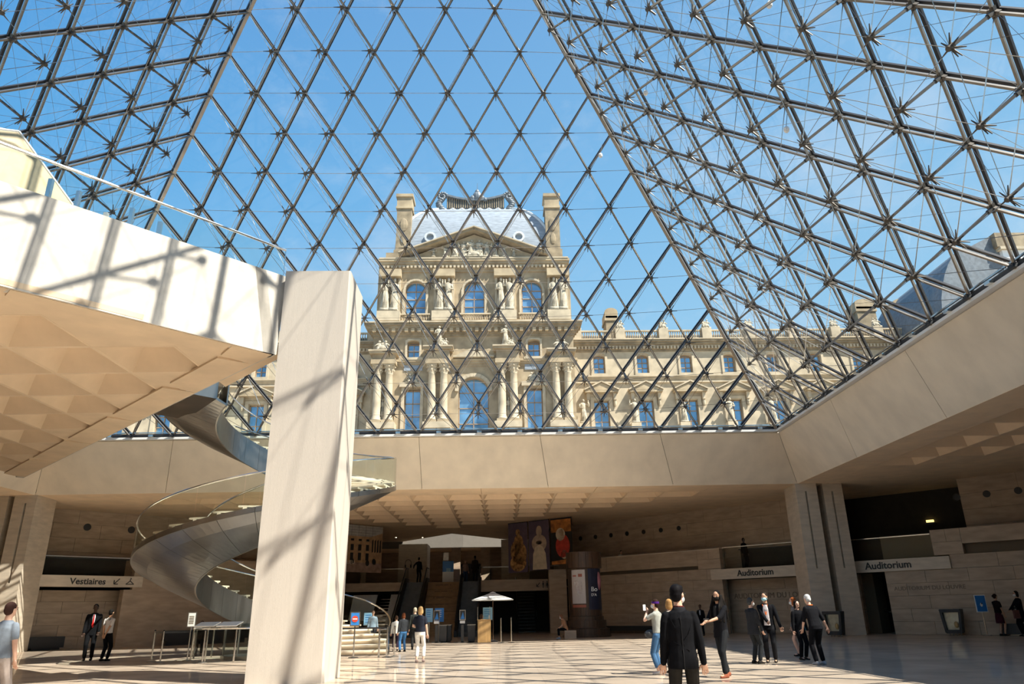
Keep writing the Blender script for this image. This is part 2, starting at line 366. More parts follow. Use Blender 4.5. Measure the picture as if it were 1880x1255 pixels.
# ---------------------------------------------------------------- column clusters at the corners
def cluster(name, sx, sy, label):
    c = thing(name, (sx*20, sy*20.5, F), label, 'column', 'paired concrete columns at the corners of the opening')
    for xa, xb, ya in ((18.96, 20.04, 19.66), (20.42, 21.42, 19.8)):
        xm = (xa+xb)/2
        mb = MB(); dz = BZ-F
        # plan with a vertical slot in the front face and chamfered side
        pts = [(xa, ya), (xm-.09, ya), (xm-.09, ya+.16), (xm+.01, ya+.16), (xm+.01, ya), (xb, ya), (xb, ya+1.8), (xa+.1, ya+1.8)]
        mb.prism([(sx*x, sy*y, F) for x, y in pts], (0, 0, .9))
        full = [(xa, ya), (xb, ya), (xb, ya+1.8), (xa+.1, ya+1.8)]
        mb = MB(); mb.prism([(sx*x, sy*y, F) for x, y in full], (0, 0, 3.1)); mb.prism([(sx*x, sy*y, F+3.1) for x, y in pts], (0, 0, dz-3.5)); mb.prism([(sx*x, sy*y, BZ-.4) for x, y in full], (0, 0, .4))
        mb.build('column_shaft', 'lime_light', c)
cluster('paired_columns', 1, 1, 'pair of concrete columns at the right corner of the opening beside the Auditorium beams')
cluster('paired_columns', -1, 1, 'pair of concrete columns at the left edge beside the Vestiaires beam')
# ---------------------------------------------------------------- diagonal lobby walls
# local frame: s = distance along the wall, z ; origin o, direction d (unit), normal towards the room nrm
class Wall:
    def __init__(s, o, d, nrm): s.o, s.d, s.n = V((*o, 0)), V((*d, 0)).normalized(), V((*nrm, 0)).normalized()
    def p(s, a, z, off=0): return s.o+s.d*a+s.n*off+V((0, 0, z))
    def box(s, mb, a0, a1, z0, z1, o0, o1):
        return mb.prism([s.p(a0, z0, o0), s.p(a1, z0, o0), s.p(a1, z0, o1), s.p(a0, z0, o1)], (0, 0, z1-z0))
    def a(s, x, y): return (V((x, y, 0))-s.o).dot(s.d)
R = Wall((8, 34.5), (1, -1), (-1, -1)); R2_ = .7071
def sR(x): return (x-8)/R2_
LW = Wall((-10, 30.6), (-1, -1), (1, -1))
def sL(x): return (-10-x)/R2_
UP, PT, LT, LB = -2.3, -5.12, -6.26, -6.82
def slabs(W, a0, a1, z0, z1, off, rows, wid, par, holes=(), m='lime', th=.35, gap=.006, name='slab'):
    h = (z1-z0)/rows
    for r in range(rows):
        n = max(1, round((a1-a0)/wid)); sh = (r % 2)*.5
        xs_ = sorted(set([a0]+[a0+(i+sh)*(a1-a0)/n for i in range(0, n+1) if a0+.05 < a0+(i+sh)*(a1-a0)/n < a1-.05]+[a1]))
        for xa, xb in zip(xs_, xs_[1:]):
            if any(xa < hb and xb > ha and z0+r*h < hz1-.01 and z0+(r+1)*h > hz0+.01 for ha, hb, hz0, hz1 in holes): continue
            W.box(MB(), xa+gap, xb-gap, z0+r*h+gap, z0+(r+1)*h-gap, off-th, off+random.uniform(-.003, .003)).build(name, m, par)
def core(W, a0, a1, z0, z1, off, th=.3, m='seam', name='wall_core', par=None):
    return W.box(MB(), a0, a1, z0, z1, off-th, off).build(name, m, par)
# right-hand wall: lower front wall (left stretch)
wr = MB(); R.box(wr, sR(8.3), sR(16.6), F, PT, -.45, -.36); wr = struct(wr, 'wall_right', 'seam')
slabs(R, sR(8.4), sR(16.55), F, -6.2, 0, 6, 1.9, wr)
slabs(R, sR(8.4), sR(15.5), -6.0, PT, 0, 1, 3.8, wr)
slabs(R, sR(15.5), sR(16.55), -6.2, PT, 0, 2, 1.5, wr)
# slot with dark back between
tag(R.box(MB(), sR(8.4), sR(15.5), -6.22, -5.98, -.9, -.4).build('slot_back', 'black', wr), 'black horizontal slot')
R.box(MB(), sR(8.4), sR(16.55), PT-.0, PT+.05, -.42, .0).build('coping', 'lime_light', wr)
# recessed wall below the first Auditorium beam
wl = MB(); R.box(wl, sR(15.8), sR(22), F, LB, -2.9, -1.55); w2 = struct(wl, 'wall_back', 'seam')
slabs(R, sR(15.9), sR(21.6), F, LB, -1.2, 5, 1.9, w2)
R.box(MB(), sR(15.8), sR(21.6), F, LB, -1.3, -.1) if False else None
text('AUDITORIUM DU LOUVRE', .40, 'engraved_lettering', 'engrave', w2, R.p(sR(16.55), -7.86, -1.17), R.d, (0, 0, 1), ext=.008)
# beams carrying the lettering
bm1 = thing('lettered_beam', R.p(sR(18), LB), 'pale stone beam lettered Auditorium, left of the right-hand columns', 'beam')
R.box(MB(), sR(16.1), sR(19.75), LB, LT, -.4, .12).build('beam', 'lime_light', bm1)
text('Auditorium', .46, 'lettering', 'ink', bm1, R.p(sR(17.28), -6.68, .13), R.d, (0, 0, 1), bold=.010)
bm2 = thing('lettered_beam', R.p(sR(23), LB), 'pale stone beam lettered Auditorium, right of the right-hand columns', 'beam')
R.box(MB(), sR(21.1), sR(24.9), LB, LT, -.4, .12).build('beam', 'lime_light', bm2)
text('Auditorium', .46, 'lettering', 'ink', bm2, R.p(sR(22.2), -6.68, .13), R.d, (0, 0, 1), bold=.010)
# mezzanine slab behind the walls
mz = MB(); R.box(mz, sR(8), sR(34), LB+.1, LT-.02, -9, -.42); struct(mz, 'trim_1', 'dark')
# right-most wall with slot
w3 = MB(); R.box(w3, sR(22.75), sR(34), F, PT, -.45, -.36); w3 = struct(w3, 'wall_front', 'seam')
slabs(R, sR(22.78), sR(33), F, LB, 0, 5, 1.9, w3)
slabs(R, sR(24.9), sR(33), LB, -6.2, 0, 1, 1.9, w3)
slabs(R, sR(24.45), sR(25.35), -6.2, PT+.09, 0, 2, 1.4, w3)
slabs(R, sR(25.35), sR(33), -5.74, PT+.09, 0, 1, 3, w3)
R.box(MB(), sR(25.35), sR(33), -6.2, -6.02, -.9, -.4).build('slot_back', 'black', w3)
R.box(MB(), sR(25.35), sR(33), -6.02, -5.74, -.9, -.5).build('slot_reveal', 'lime', w3)
text('AUDITORIUM DU LOUVRE', .26, 'engraved_lettering', 'engrave', w3, R.p(sR(23.0), -7.72, .012), R.d, (0, 0, 1), ext=.006)
# doorway between columns and wall: dark room
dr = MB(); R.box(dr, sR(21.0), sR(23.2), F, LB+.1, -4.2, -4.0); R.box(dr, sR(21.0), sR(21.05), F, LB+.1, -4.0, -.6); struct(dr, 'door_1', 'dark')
# upper wall with round sound ports
uw = MB(); off = -(46-42.5)*R2_
R.box(uw, sR(5.5)-2, sR(20.3), LT, BZ+.1, off-.4, off-.3)
uw = struct(uw, 'wall_upper', 'seam')
slabs(R, sR(6.0), sR(20.4), LT, BZ, off, 5, 2.4, uw, m='lime')
slabs(R, sR(25.2), sR(36), LT, BZ, off, 5, 2.4, uw, m='lime')
R.box(MB(), sR(20.4), sR(25.2), LT, BZ, off-3, off-2.9).build('shaded_wall_back', 'dark', uw)  # set-back dark sheet stands in for the shade on this wall stretch
R.box(MB(), sR(36), sR(37), F, BZ, off-3, 3).build('return_wall', 'lime', uw)
def disc(W, a, z, r, off, n=14): return MB().add([W.p(a+r*math.cos(6.2832*i/n), z+r*math.sin(6.2832*i/n), off+o) for o in (0, .02) for i in range(n)],
    [tuple(range(n)), tuple(range(2*n-1, n-1, -1))]+[(i, (i+1) % n, n+(i+1) % n, n+i) for i in range(n)])
for i in range(7): disc(R, sR(7.9)+i*1.363, -3.44, .15, off+.01).build('sound_port', 'black', uw)
for i in range(5): disc(R, sR(25.1)+i*1.32, -3.33, .17, off+.01).build('sound_port', 'black', uw)
# glass balustrades on the mezzanine
def balus(W, a0, a1, zb, zt, off, label, n=3):
    c = (W.p((a0+a1)/2, zb, off)); t_ = thing('glass_balustrade', c, label, 'balustrade')
    for i in range(n):
        xa, xb = a0+(a1-a0)*i/n+.01, a0+(a1-a0)*(i+1)/n-.01
        W.box(MB(), xa, xb, zb, zt-.03, off-.01, off+.01).build('glass_panel', 'railglass', t_)
    W.box(MB(), a0, a1, zt-.04, zt, off-.03, off+.03).build('handrail', 'chrome', t_); return t_
balus(R, sR(16.65), sR(19.6), LT, -5.05, -.1, 'glass balustrade on the mezzanine above the left Auditorium beam')
balus(R, sR(21.5), sR(24.42), LT, -5.18, -.1, 'glass balustrade on the mezzanine above the right Auditorium beam')
for (a_0, a_1, W_, lab_) in ((16.9, 19.4, R, 'dark block added for shade behind the glass above the left Auditorium beam'), (21.7, 24.2, R, 'dark block added for shade behind the glass above the right Auditorium beam')):
    t_ = thing('shade_block', R.p(sR((a_0+a_1)/2), LT, -1.9), lab_, 'counter'); R.box(MB(), sR(a_0), sR(a_1)+.2, LT, -5.15, -2.3, -1.6).build('body', 'dark', t_); R.box(MB(), sR(a_0)-.1, sR(a_1)+.3, -5.15, -5.1, -2.35, -1.55).build('shade_block_top', 'black', t_)  # dark blocks added behind the glass to make these bays read as shaded
# lit exit lamp in the dark gap
la = thing('wall_lamp', (23.4, 22.4, -4.2), 'small warm lit lamp glowing in the dark gap above the right balustrade', 'lamp')
M['glow'] = mat('lamp_glow', (1, .75, .25), .5, var=0, emit=1.6)
R.box(MB(), sR(23.42), sR(23.75), -4.28, -4.18, off-2.88, off-2.7).build('lamp_body', 'black', la)
R.box(MB(), sR(23.46), sR(23.71), -4.18, -4.05, off-2.86, off-2.72).build('lamp_glass', 'glow', la)
# left-hand wall
wl = MB(); LW.box(wl, sL(-10)-6, sL(-30), F, LB, -2.2, -1.7); wl = struct(wl, 'wall_left', 'seam')
slabs(LW, sL(-10)-4, sL(-26), F, LB, -1.3, 5, 2.0, wl)
LW.box(MB(), sL(-7), sL(-16.0), LB, LT+1.15, -.4, -.04).build('parapet', 'lime', wl)
LW.box(MB(), sL(-16.3), sL(-7), F, LB, -.6, -.04).build('front_pier', 'lime', wl)
bl = thing('lettered_beam', LW.p(sL(-17.5), LB), 'pale stone beam lettered Vestiaires with an arrow and a coat hanger', 'beam')
LW.box(MB(), sL(-15.7), sL(-19.9), LB+.12, LT+.12, -.4, .12).build('beam', 'lime_light', bl)
text('Vestiaires', .43, 'lettering', 'ink', bl, LW.p(sL(-18.2), -6.57, .13), -LW.d, (0, 0, 1), bold=.008)
a_ = MB(); c0 = LW.p(sL(-16.72), -6.55, .14); xd = -LW.d
for p, q in (((0, 0), (.26, .28)), ((0, 0), (0, .2)), ((0, 0), (.2, 0))): a_.obox(c0+xd*p[0]+V((0, 0, p[1])), c0+xd*q[0]+V((0, 0, q[1])), .045, .02, LW.n)
a_.build('arrow', 'ink', bl)
a_ = MB(); c0 = LW.p(sL(-16.3), -6.55, .14)
for p, q in (((0, 0), (.4, 0)), ((0, 0), (.2, .17)), ((.4, 0), (.2, .17)), ((.2, .17), (.2, .24)), ((.2, .24), (.25, .28)), ((.25, .28), (.2, .32))): a_.obox(c0+xd*p[0]+V((0, 0, p[1])), c0+xd*q[0]+V((0, 0, q[1])), .035, .02, LW.n)
a_.build('coat_hanger', 'ink', bl)
balus(LW, sL(-16.1), sL(-19.6), LT+.1, -5.18, -.1, 'glass balustrade on the mezzanine above the Vestiaires beam')
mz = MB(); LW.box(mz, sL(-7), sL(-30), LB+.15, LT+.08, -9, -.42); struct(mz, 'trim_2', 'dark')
t_ = thing('shade_block', LW.p(sL(-17.8), LT, -1.9), 'dark block added for shade behind the glass above the Vestiaires beam', 'counter'); LW.box(MB(), sL(-16), sL(-19.7), LT+.1, -5.2, -2.3, -1.6).build('body', 'dark', t_); LW.box(MB(), sL(-15.9), sL(-19.8), -5.2, -5.15, -2.35, -1.55).build('shade_block_top', 'black', t_)  # added block, its dark colour supplies the gloom behind this balustrade
ul = MB(); LW.box(ul, sL(-4), sL(-34), LT, BZ+.1, -3.9, -3.6); ul = struct(ul, 'wall_upper_left', 'seam')
slabs(LW, sL(-9), sL(-28), LT, BZ, -3.2, 5, 2.4, ul)
LW.box(MB(), sL(-19.2), sL(-21.9), LT, -3.9, -3.3, -3.15).build('dark_opening', 'black', ul)
for i in range(4): disc(LW, sL(-20.4)-i*2.35+.3, -3.35, .2, -3.19).build('sound_port', 'black', ul)
# outer walls closing the hall
ow = MB().box(-42, -41.7, -24, 54, F, 0).box(41.7, 42, -24, 54, F, 0).box(-42, 42, -24.3, -24, F, 0).box(-42, 42, 54, 54.3, F, 0)
struct(ow, 'wall_outer', 'lime')
ow = MB().box(-24.5, -24.2, -24, 21, F, BZ).box(34, 34.3, -24, 12, F, BZ); struct(ow, 'wall_side', 'lime')
# ---------------------------------------------------------------- centre: mezzanine edge, escalators, back rooms
mz = thing('mezzanine_beam', (-5, 36, -6.8), 'brown stone mezzanine edge beam left of the escalators', 'beam')
MB().box(-14, -2.95, 36, 36.5, -6.82, -6.25).build('beam', 'lime', mz)
m2_ = thing('mezzanine_beam', (5, 35.5, -6.95), 'brown stone mezzanine edge beam marked with an arrow and toilet figures', 'beam')
MB().box(2.5, 7.5, 35.4, 36.2, -6.98, -6.22).build('beam', 'lime', m2_)
a_ = MB(); c0 = V((6.35, 35.37, -6.72))
for p, q in (((0, 0), (.22, .26)), ((0, 0), (0, .18)), ((0, 0), (.18, 0))): a_.obox(c0+V((p[0], 0, p[1])), c0+V((q[0], 0, q[1])), .045, .03, (0, 1, 0))
a_.build('arrow', 'ink', m2_)
for dx in (.45, .72):
    a_ = MB(); a_.box(6.35+dx-.05, 6.35+dx+.05, 35.35, 35.39, -6.62, -6.46); a_.box(6.35+dx-.03, 6.35+dx+.03, 35.35, 35.39, -6.80, -6.60); a_.ell((6.35+dx, 35.37, -6.40), (.04, .02, .045))
    if dx > .6: a_.box(6.35+dx-.08, 6.35+dx+.08, 35.352, 35.388, -6.66, -6.60)
    a_.build('toilet_figure', 'ink', m2_)
MB().box(6.35+.575, 6.35+.595, 35.35, 35.39, -6.80, -6.38).build('divider', 'ink', m2_)
pr = thing('stone_pier', (7.9, 34, F), 'brown stone pier standing left of the poster column', 'pillar')
MB().box(7.1, 8.25, 33.3, 34.3, F, -5.7).build('pier', 'lime', pr)
fl2 = MB().box(-30, 30, 36.3, 54, -6.6, -6.26); struct(fl2, 'floor_mezzanine', 'lime')
# landing notch is hidden by the escalators
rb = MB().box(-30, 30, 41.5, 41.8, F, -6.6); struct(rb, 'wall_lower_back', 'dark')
def stairrun(name, xa, xb, label, group=None, yt=36.2, yb=30.4, zt=-6.26):
    t_ = thing(name, ((xa+xb)/2, yb, F), label, 'escalator', group)
    n = 17; dy = (yt-yb)/n; dz = (zt-F)/n
    mb = MB()
    for i in range(n):
        s_ = MB().box(xa+.18, xb-.18, yb+i*dy, yb+(i+1)*dy+.02, F+i*dz-.15 if i else F, F+(i+1)*dz)
        s_.build('step', 'steel_dark', t_)
    for x in (xa, xb-.16):
        mb = MB(); mb.prism([(x, yb-.8, F), (x, yb-.8, F+.35), (x, yt, zt+.3), (x, yt+1.2, zt+.3), (x, yt+1.2, zt-.5), (x, yt, zt-.5), (x, yb+1.2, F)], (.16, 0, 0)); mb.build('side_panel', 'black', t_)
        mb = MB(); mb.prism([(x+.07, yb-.8, F+.35), (x+.07, yb-.8, F+.9), (x+.07, yt, zt+.9), (x+.07, yt+1.2, zt+.9), (x+.07, yt+1.2, zt+.3), (x+.07, yt, zt+.3)], (.02, 0, 0)); mb.build('glass_side', 'railglass', t_)
        mb = MB().path([(x+.08, yb-.9, F+.85), (x+.08, yb-.6, F+.98), (x+.08, yt, zt+.98), (x+.08, yt+1.3, zt+.98)], .045); mb.build('handrail', 'black', t_)
    return t_
M['steel_dark'] = mat('escalator_step', (.09, .09, .09), .45, .6, var=.1)
stairrun('escalator', -2.85, -1.25, 'dark escalator climbing to the mezzanine, left of the stone ramp wall')
stairrun('escalator', 1.05, 2.5, 'dark escalator climbing to the mezzanine, right of the stone ramp wall')
rw = thing('ramp_wall', (0, 31, F), 'sloping brown stone wall with rows of lettering between the two escalators', 'wall')
for i in range(7):
    za = F+i*(3.42/7); zb = F+(i+1)*(3.42/7); ya = 31.4+i*(4.8/7); yb = 31.4+(i+1)*(4.8/7)
    MB().prism([(-1.2, ya, za+.01), (1.0, ya, za+.01), (1.0, yb, zb-.01), (-1.2, yb, zb-.01)], (0, .5, 0)).build('slab', 'wood_stone', rw) if False else None
M['wood_stone'] = mat('ramp_stone', (.40, .27, .15), .6, var=.1, stretch=(1, 1, 3))
for i in range(7):
    za = F+i*(3.42/7); zb = F+(i+1)*(3.42/7); ya = 31.4+i*(4.8/7); yb = 31.4+(i+1)*(4.8/7)
    MB().prism([(-1.2, ya, za+.008), (1.0, ya, za+.008), (1.0, yb, zb-.008), (-1.2, yb, zb-.008)], (0, .5, 0)).build('slab', 'wood_stone', rw)
nrm = V((0, -3.42, 4.8)).normalized(); upv = V((0, 4.8, 3.42)).normalized()
for r_, (wd) in enumerate((1.1, 1.15, 1.25, .85)):
    t0 = .94-.125*r_; c = V((-.1, 31.4+4.8*t0, F+3.42*t0))+nrm*.012
    mb = MB(); x = -wd/2
    while x < wd/2:
        l = random.uniform(.03, .07); mb.obox(c+V((x, 0, 0)), c+V((x+l, 0, 0)), .1, .012, nrm); x += l+.02+(random.random() < .15)*.07
    tag(mb.build('lettering', 'engrave', rw), 'row of small dark lettering')
# back rooms of the mezzanine
bk = MB().box(-30, 30, 52, 52.3, -6.3, 0); bk = struct(bk, 'wall_mezzanine', 'lime')
MB().box(-1.2, 2.9, 51.8, 52.05, -6.26, -4.6).build('dark_opening', 'black', bk)
MB().box(-.9, 2.6, 51.8, 52.05, -4.62, -4.1).build('dark_opening', 'black', bk)
cs = MB().box(-9, 9, 47.6, 54, -3.0, -2.8); struct(cs, 'ceiling_mezzanine', 'soffit')
lw = MB().box(-7, .6, 47.2, 47.6, -3.0, 0).prism([(.6, 47.2, -3.0), (7, 47.9, -3.0), (7, 48.3, -3.0), (.6, 47.6, -3.0)], (0, 0, 3.0)).box(-10.5, -7, 40, 54, -2.2, -.1).box(7, 10.5, 40, 54, -2.2, -.1); struct(lw, 'wall_skylight', 'skywall')
def pier(x0, x1, y0, y1, z1, label, m='lime'):
    t_ = thing('stone_pier', ((x0+x1)/2, y0, -6.26), label, 'pillar'); MB().box(x0, x1, y0, y1, -6.26, z1).build('pier', m, t_); return t_
hp = pier(-4.45, -2.15, 44, 46.5, -2.95, 'pale stone pier with a headphones symbol on the mezzanine', 'lime_light')
mb = MB(); c = V((-3.65, 43.98, -4.55)); pts = [c+V((.24*math.cos(a), 0, .28*math.sin(a)+.1)) for a in [math.pi*i/10 for i in range(11)]]
mb.path([c+V((.24, 0, -.1))]+pts+[c+V((-.24, 0, -.1))], .022, 5); mb.box(c.x-.27, c.x-.17, 43.95, 43.99, c.z-.26, c.z-.02); mb.box(c.x+.17, c.x+.27, 43.95, 43.99, c.z-.26, c.z-.02)
mb.build('headphones_symbol', 'ink', hp)
pier(-.4, .35, 47.7, 48.5, -3.0, 'stone pier behind the blue and white totem on the mezzanine')
pier(2.1, 2.9, 48.4, 49.2, -3.0, 'stone pier behind the right escalator top')
pier(3.9, 6.2, 42, 44, -2.9, 'stone pier left of the bronze figure banner', 'lime_light')
pier(-9.5, -7.2, 43, 45, -2.5, 'stone pier behind the courtyard banner on the left', 'lime_light')
def ybal(xa, xb, y, label):
    t_ = thing('glass_balustrade', ((xa+xb)/2, y, -6.25), label, 'balustrade'); n = max(1, round((xb-xa)/1.6))
    for i in range(n): MB().box(xa+(xb-xa)*i/n+.01, xa+(xb-xa)*(i+1)/n-.01, y-.01, y+.01, -6.25, -5.34).build('glass_panel', 'railglass', t_)
    MB().box(xa, xb, y-.03, y+.03, -5.34, -5.30).build('handrail', 'steel', t_)
ybal(-12, -3.0, 36.3, 'glass balustrade on the mezzanine left of the escalators')
ybal(2.6, 8, 36.1, 'glass balustrade on the mezzanine behind the three banners')
# pale lit panels under the left mezzanine
wp = thing('light_panel', (-5.2, 37.5, -8.6), 'pale slanted panel under the left mezzanine beside the service escalator', 'panel')
MB().prism([(-6.6, 37.4, -7.0), (-4.9, 37.4, -7.0), (-5.3, 37.4, -8.7), (-6.9, 37.4, -8.7)], (0, .1, 0)).build('panel', 'white', wp)
wp = thing('light_panel', (-3.7, 37.5, -8.6), 'pale panel under the left mezzanine beside the left escalator', 'panel')
MB().prism([(-3.95, 37.4, -7.0), (-2.95, 37.4, -7.0), (-2.95, 37.4, -9.0), (-4.3, 37.4, -9.0)], (0, .1, 0)).build('panel', 'white', wp)
ls = thing('service_stair', (-4.5, 38.5, F), 'metal service staircase between the two pale panels under the mezzanine', 'stairs')
for i in range(12): MB().box(-5.2, -4.1, 38+i*.25, 38.3+i*.25, F+i*.22, F+i*.22+.05).build('tread', 'chrome', ls)
MB().path([(-5.3, 38, F+.9), (-5.3, 41, F+3.5)], .04).build('handrail', 'chrome', ls)
MB().path([(-4.1, 38, F+.9), (-4.1, 41, F+3.5)], .04).build('handrail', 'chrome', ls)
ls = thing('service_stair', (5.8, 37.5, F), 'dark metal staircase under the toilet beam', 'stairs')
for i in range(14): MB().box(5.1, 6.3, 37.5+i*.25, 37.8+i*.25, F+i*.22, F+i*.22+.05).build('tread', 'steel_dark', ls)
for x in (5.0, 6.4): MB().path([(x, 37.3, F+.9), (x, 40.9, F+3.9)], .04).build('handrail', 'steel', ls)
# ================================================================ GLASS PYRAMID
APX = V((0, 0, 21.64)); PB = 17.71
cn = [V((-PB, PB, 0)), V((PB, PB, 0)), V((PB, -PB, 0)), V((-PB, -PB, 0))]
pyr = thing('glass_pyramid', (0, 0, 0), 'great glass pyramid of diamond panes on a steel lattice with spoked cable hubs', 'pyramid')
N = 18
stuff_pane = MB(); stuff_frame = MB(); stuff_hub = MB(); stuff_strut = MB()
def hub_mesh(nrm, dirs):
    mb = MB(); mb.sm = False
    mb.tube(-nrm*.07, nrm*.07, .085, 7, .065)
    for d in dirs: mb.tube(d*.06, d*.30, .026, 5, .012)
    mb.tube(-nrm*.07, -nrm*.16, .04, 5, .02)
    return mb.mesh('cable_hub', 'hub')
for k in range(4):
    P_, Q_ = cn[k], cn[(k+1) % 4]
    ea, eb = (P_-APX)/N, (Q_-APX)/N
    nrm = ea.cross(eb).normalized()
    if nrm.dot(V((P_.x+Q_.x, P_.y+Q_.y, 0))) > 0: nrm = -nrm      # inward normal
    node = lambda i, j: APX+ea*i+eb*j
    h = (eb-ea)                     # horizontal step
    vis = lambda p: inview(p, 60) and k != 3 or (k == 3 and inview(p, 60))
    # panes ------------------------------------------------ (thin solid glass, inset from the frames)
    c_ = (ea+eb)/2; s_ = .94
    rh = [(-c_)*s_, (ea-c_)*s_, (ea+eb-c_)*s_, (eb-c_)*s_]
    rmb = MB().prism([p-nrm*.012 for p in rh], nrm*.02); rme = rmb.mesh('glass_pane', 'glass')
    tr = [V((0, 0, 0)), ea, eb]; g_ = (ea+eb)/3
    tmb = MB().prism([g_+(p-g_)*.92-nrm*.012 for p in tr], nrm*.02); tme = tmb.mesh('glass_pane', 'glass')
    for i in range(N):
        for j in range(N-i):
            last = i+j == N-1
            p = node(i, j)+(V((0, 0, 0)) if last else c_)
            if vis(node(i, j)+c_): inst(tme if last else rme, 'glass_pane', pyr, p)
            else:
                o_ = tmb if last else rmb; stuff_pane.add([V(q)+p for q in o_.v], o_.f)
    # lattice members -------------------------------------- black glazing channel outside, steel bar inside
    def member(a, b, wb=.085, ws=.06, hip=False):
        v_ = any(vis(a+(b-a)*t_/8) for t_ in range(9))
        m1, m2 = (MB(), MB()) if v_ else (stuff_frame, stuff_frame)
        m1.obox(a-nrm*.01, b-nrm*.01, wb, .07, nrm)
        m2.obox(a+nrm*.17, b+nrm*.17, ws, .06, nrm)
        if v_: m1.build('glazing_bar', 'frame_black', pyr); m2.build('lattice_bar', 'mullion', pyr)
    for j in range(1, N): member(node(0, j), node(N-j, j))
    for i in range(1, N): member(node(i, 0), node(i, N-i))
    # hubs, struts, cables ---------------------------------
    hd = h.normalized(); d1, d2 = ea.normalized(), eb.normalized()
    hm = hub_mesh(nrm, [hd, -hd, (d1-nrm*.45).normalized(), (d2-nrm*.45).normalized(), (-d1-nrm*.45).normalized(), (-d2-nrm*.45).normalized(), (d1*.9+d2*.9-nrm*.2).normalized()])
    def depth(i, j):
        r = i+j; u = j/r
        return .16+(1.15 if k == 0 else 1.5)*min(1, 2.6*u*(1-u)*2)*min(1, r/7)
    hub = {}; clamps = MB()
    for r in range(2, N):
        for j in range(1, r):
            i = r-j; a = node(i, j); d = depth(i, j); b = a+nrm*d; hub[(i, j)] = b
            if vis(a):
                clamps.obox(a-ea*.07+nrm*.15, a+ea*.07+nrm*.15, .09, .10, nrm).obox(a-eb*.07+nrm*.15, a+eb*.07+nrm*.15, .09, .10, nrm)
                if d > .5: clamps.tube(a+nrm*.15, a+nrm*.38, .06, 5)
            if vis(a) or vis(b):
                inst(hm, 'cable_hub', pyr, b)
                MB().tube(a+nrm*.15, b, .042, 5).build('strut', 'hub', pyr)
            elif k != 3:
                stuff_strut.tube(a+nrm*.15, b, .035, 4); stuff_hub.tube(b-nrm*.08, b+nrm*.08, .1, 5)
            else: stuff_strut.tube(a+nrm*.15, b, .035, 4)
    # horizontal, rising and falling cables from hub to hub
    def cable(pts, r=.010):
        if len(pts) < 2: return
        MB().path(pts, r, 3).build('cable', 'steel', pyr)
    if k != 3 or True:
        for r in range(2, N): cable([node(r, 0)+nrm*.1]+[hub[(r-j, j)] for j in range(1, r)]+[node(0, r)+nrm*.1])
        for j in range(1, N-1): cable([node(0, j)+nrm*.12]+[hub[(i, j)] for i in range(1, N-j)]+[node(N-j, j)+nrm*.12])
        for i in range(1, N-1): cable([node(i, 0)+nrm*.12]+[hub[(i, j)] for j in range(1, N-i)]+[node(i, N-i)+nrm*.12])
    # bracing rods from each hub to the four neighbouring crossings of the lattice
    rods = MB(); fall = MB()
    for (i, j), b in hub.items():
        if not vis(b): continue
        for di, dj in ((-1, 0), (0, -1), (1, 0), (0, 1)):
            if (di, dj) == (-1, 0) and k == 1 or (di, dj) == (0, -1) and k in (0, 2): fall.tube(b, node(i+di, j+dj)+nrm*.12, .014, 3)
            else: rods.tube(b, node(i+di, j+dj)+nrm*.12, .006, 3)
    if clamps.v: tag(clamps.build('crossing_clamps', 'hub', pyr), kind='stuff')
    if rods.v: tag(rods.build('bracing_rods', 'steel', pyr), kind='stuff')
    if fall.v: tag(fall.build('bright_rods', 'chrome', pyr), kind='stuff')
# hip beams and foot frame
for k in range(4):
    a, b = APX, cn[k]; n_ = V((-b.x, -b.y, -PB)).normalized()
    MB().obox(a, b, .17, .12, n_).build('hip_beam', 'frame_black', pyr)
    MB().obox(a+n_*.2, b+n_*.2, .13, .08, n_).build('hip_rail', 'mullion', pyr)
    p, q = cn[k], cn[(k+1) % 4]
    d = (q-p).normalized(); inn = V((-(p.x+q.x), -(p.y+q.y), 0)).normalized()
    MB().obox(p, q, .16, .14, (0, 0, 1)).build('sill_beam', 'frame_black', pyr)
    MB().obox(p-inn*.0-V((0, 0, .16)), q-V((0, 0, .16)), .30, .10, (0, 0, 1)).build('sill_flashing', 'white', pyr)
    MB().obox(p+inn*.16+V((0, 0, .10)), q+inn*.16+V((0, 0, .10)), .05, .05, (0, 0, 1)).build('sill_rail', 'chrome', pyr)
    if k < 2:
        for i in range(1, 2*N):
            c = p+(q-p)*(i/(2*N))+inn*.2
            if inview(c): MB().obox(c-d*.11-V((0, 0, .06)), c+d*.11-V((0, 0, .06)), .10, .16, inn).build('bracket', 'chrome' if i % 2 else 'black', pyr)
for mb, n_, m_ in ((stuff_pane, 'far_panes', 'glass'), (stuff_frame, 'far_bars', 'frame_black'), (stuff_hub, 'far_hubs', 'hub'), (stuff_strut, 'far_struts', 'mullion')):
    if mb.v: tag(mb.build(n_, m_, pyr), kind='stuff')
# small lamps clipped to the cables
for i, p in enumerate([(9.3, 4.2, 9.0), (12.6, 1.0, 5.0), (9.0, 0, 11.0), (11.5, -1.5, 7.2), (8.2, 8.2, 9.2), (12.8, 6.2, 4.1)]):
    t_ = thing('spot_lamp', p, ['tiny white lamp high on the right glass slope nearest the corner hip', 'tiny white lamp lower right on the right glass slope', 'tiny white lamp topmost on the right glass slope', 'tiny white lamp on the right glass slope near the right edge of the view', 'tiny white lamp beside the far right hip beam', 'tiny white lamp lowest on the right glass slope above the ring beam'][i], 'lamp', 'small lamps on the cables of the glass')
    MB().ell(p, (.09, .09, .11), 8, 6).build('lamp_globe', 'white', t_); MB().tube(V(p)+V((0, 0, .08)), V(p)+V((.1, 0, .55)), .012, 4).build('wire', 'steel', t_)
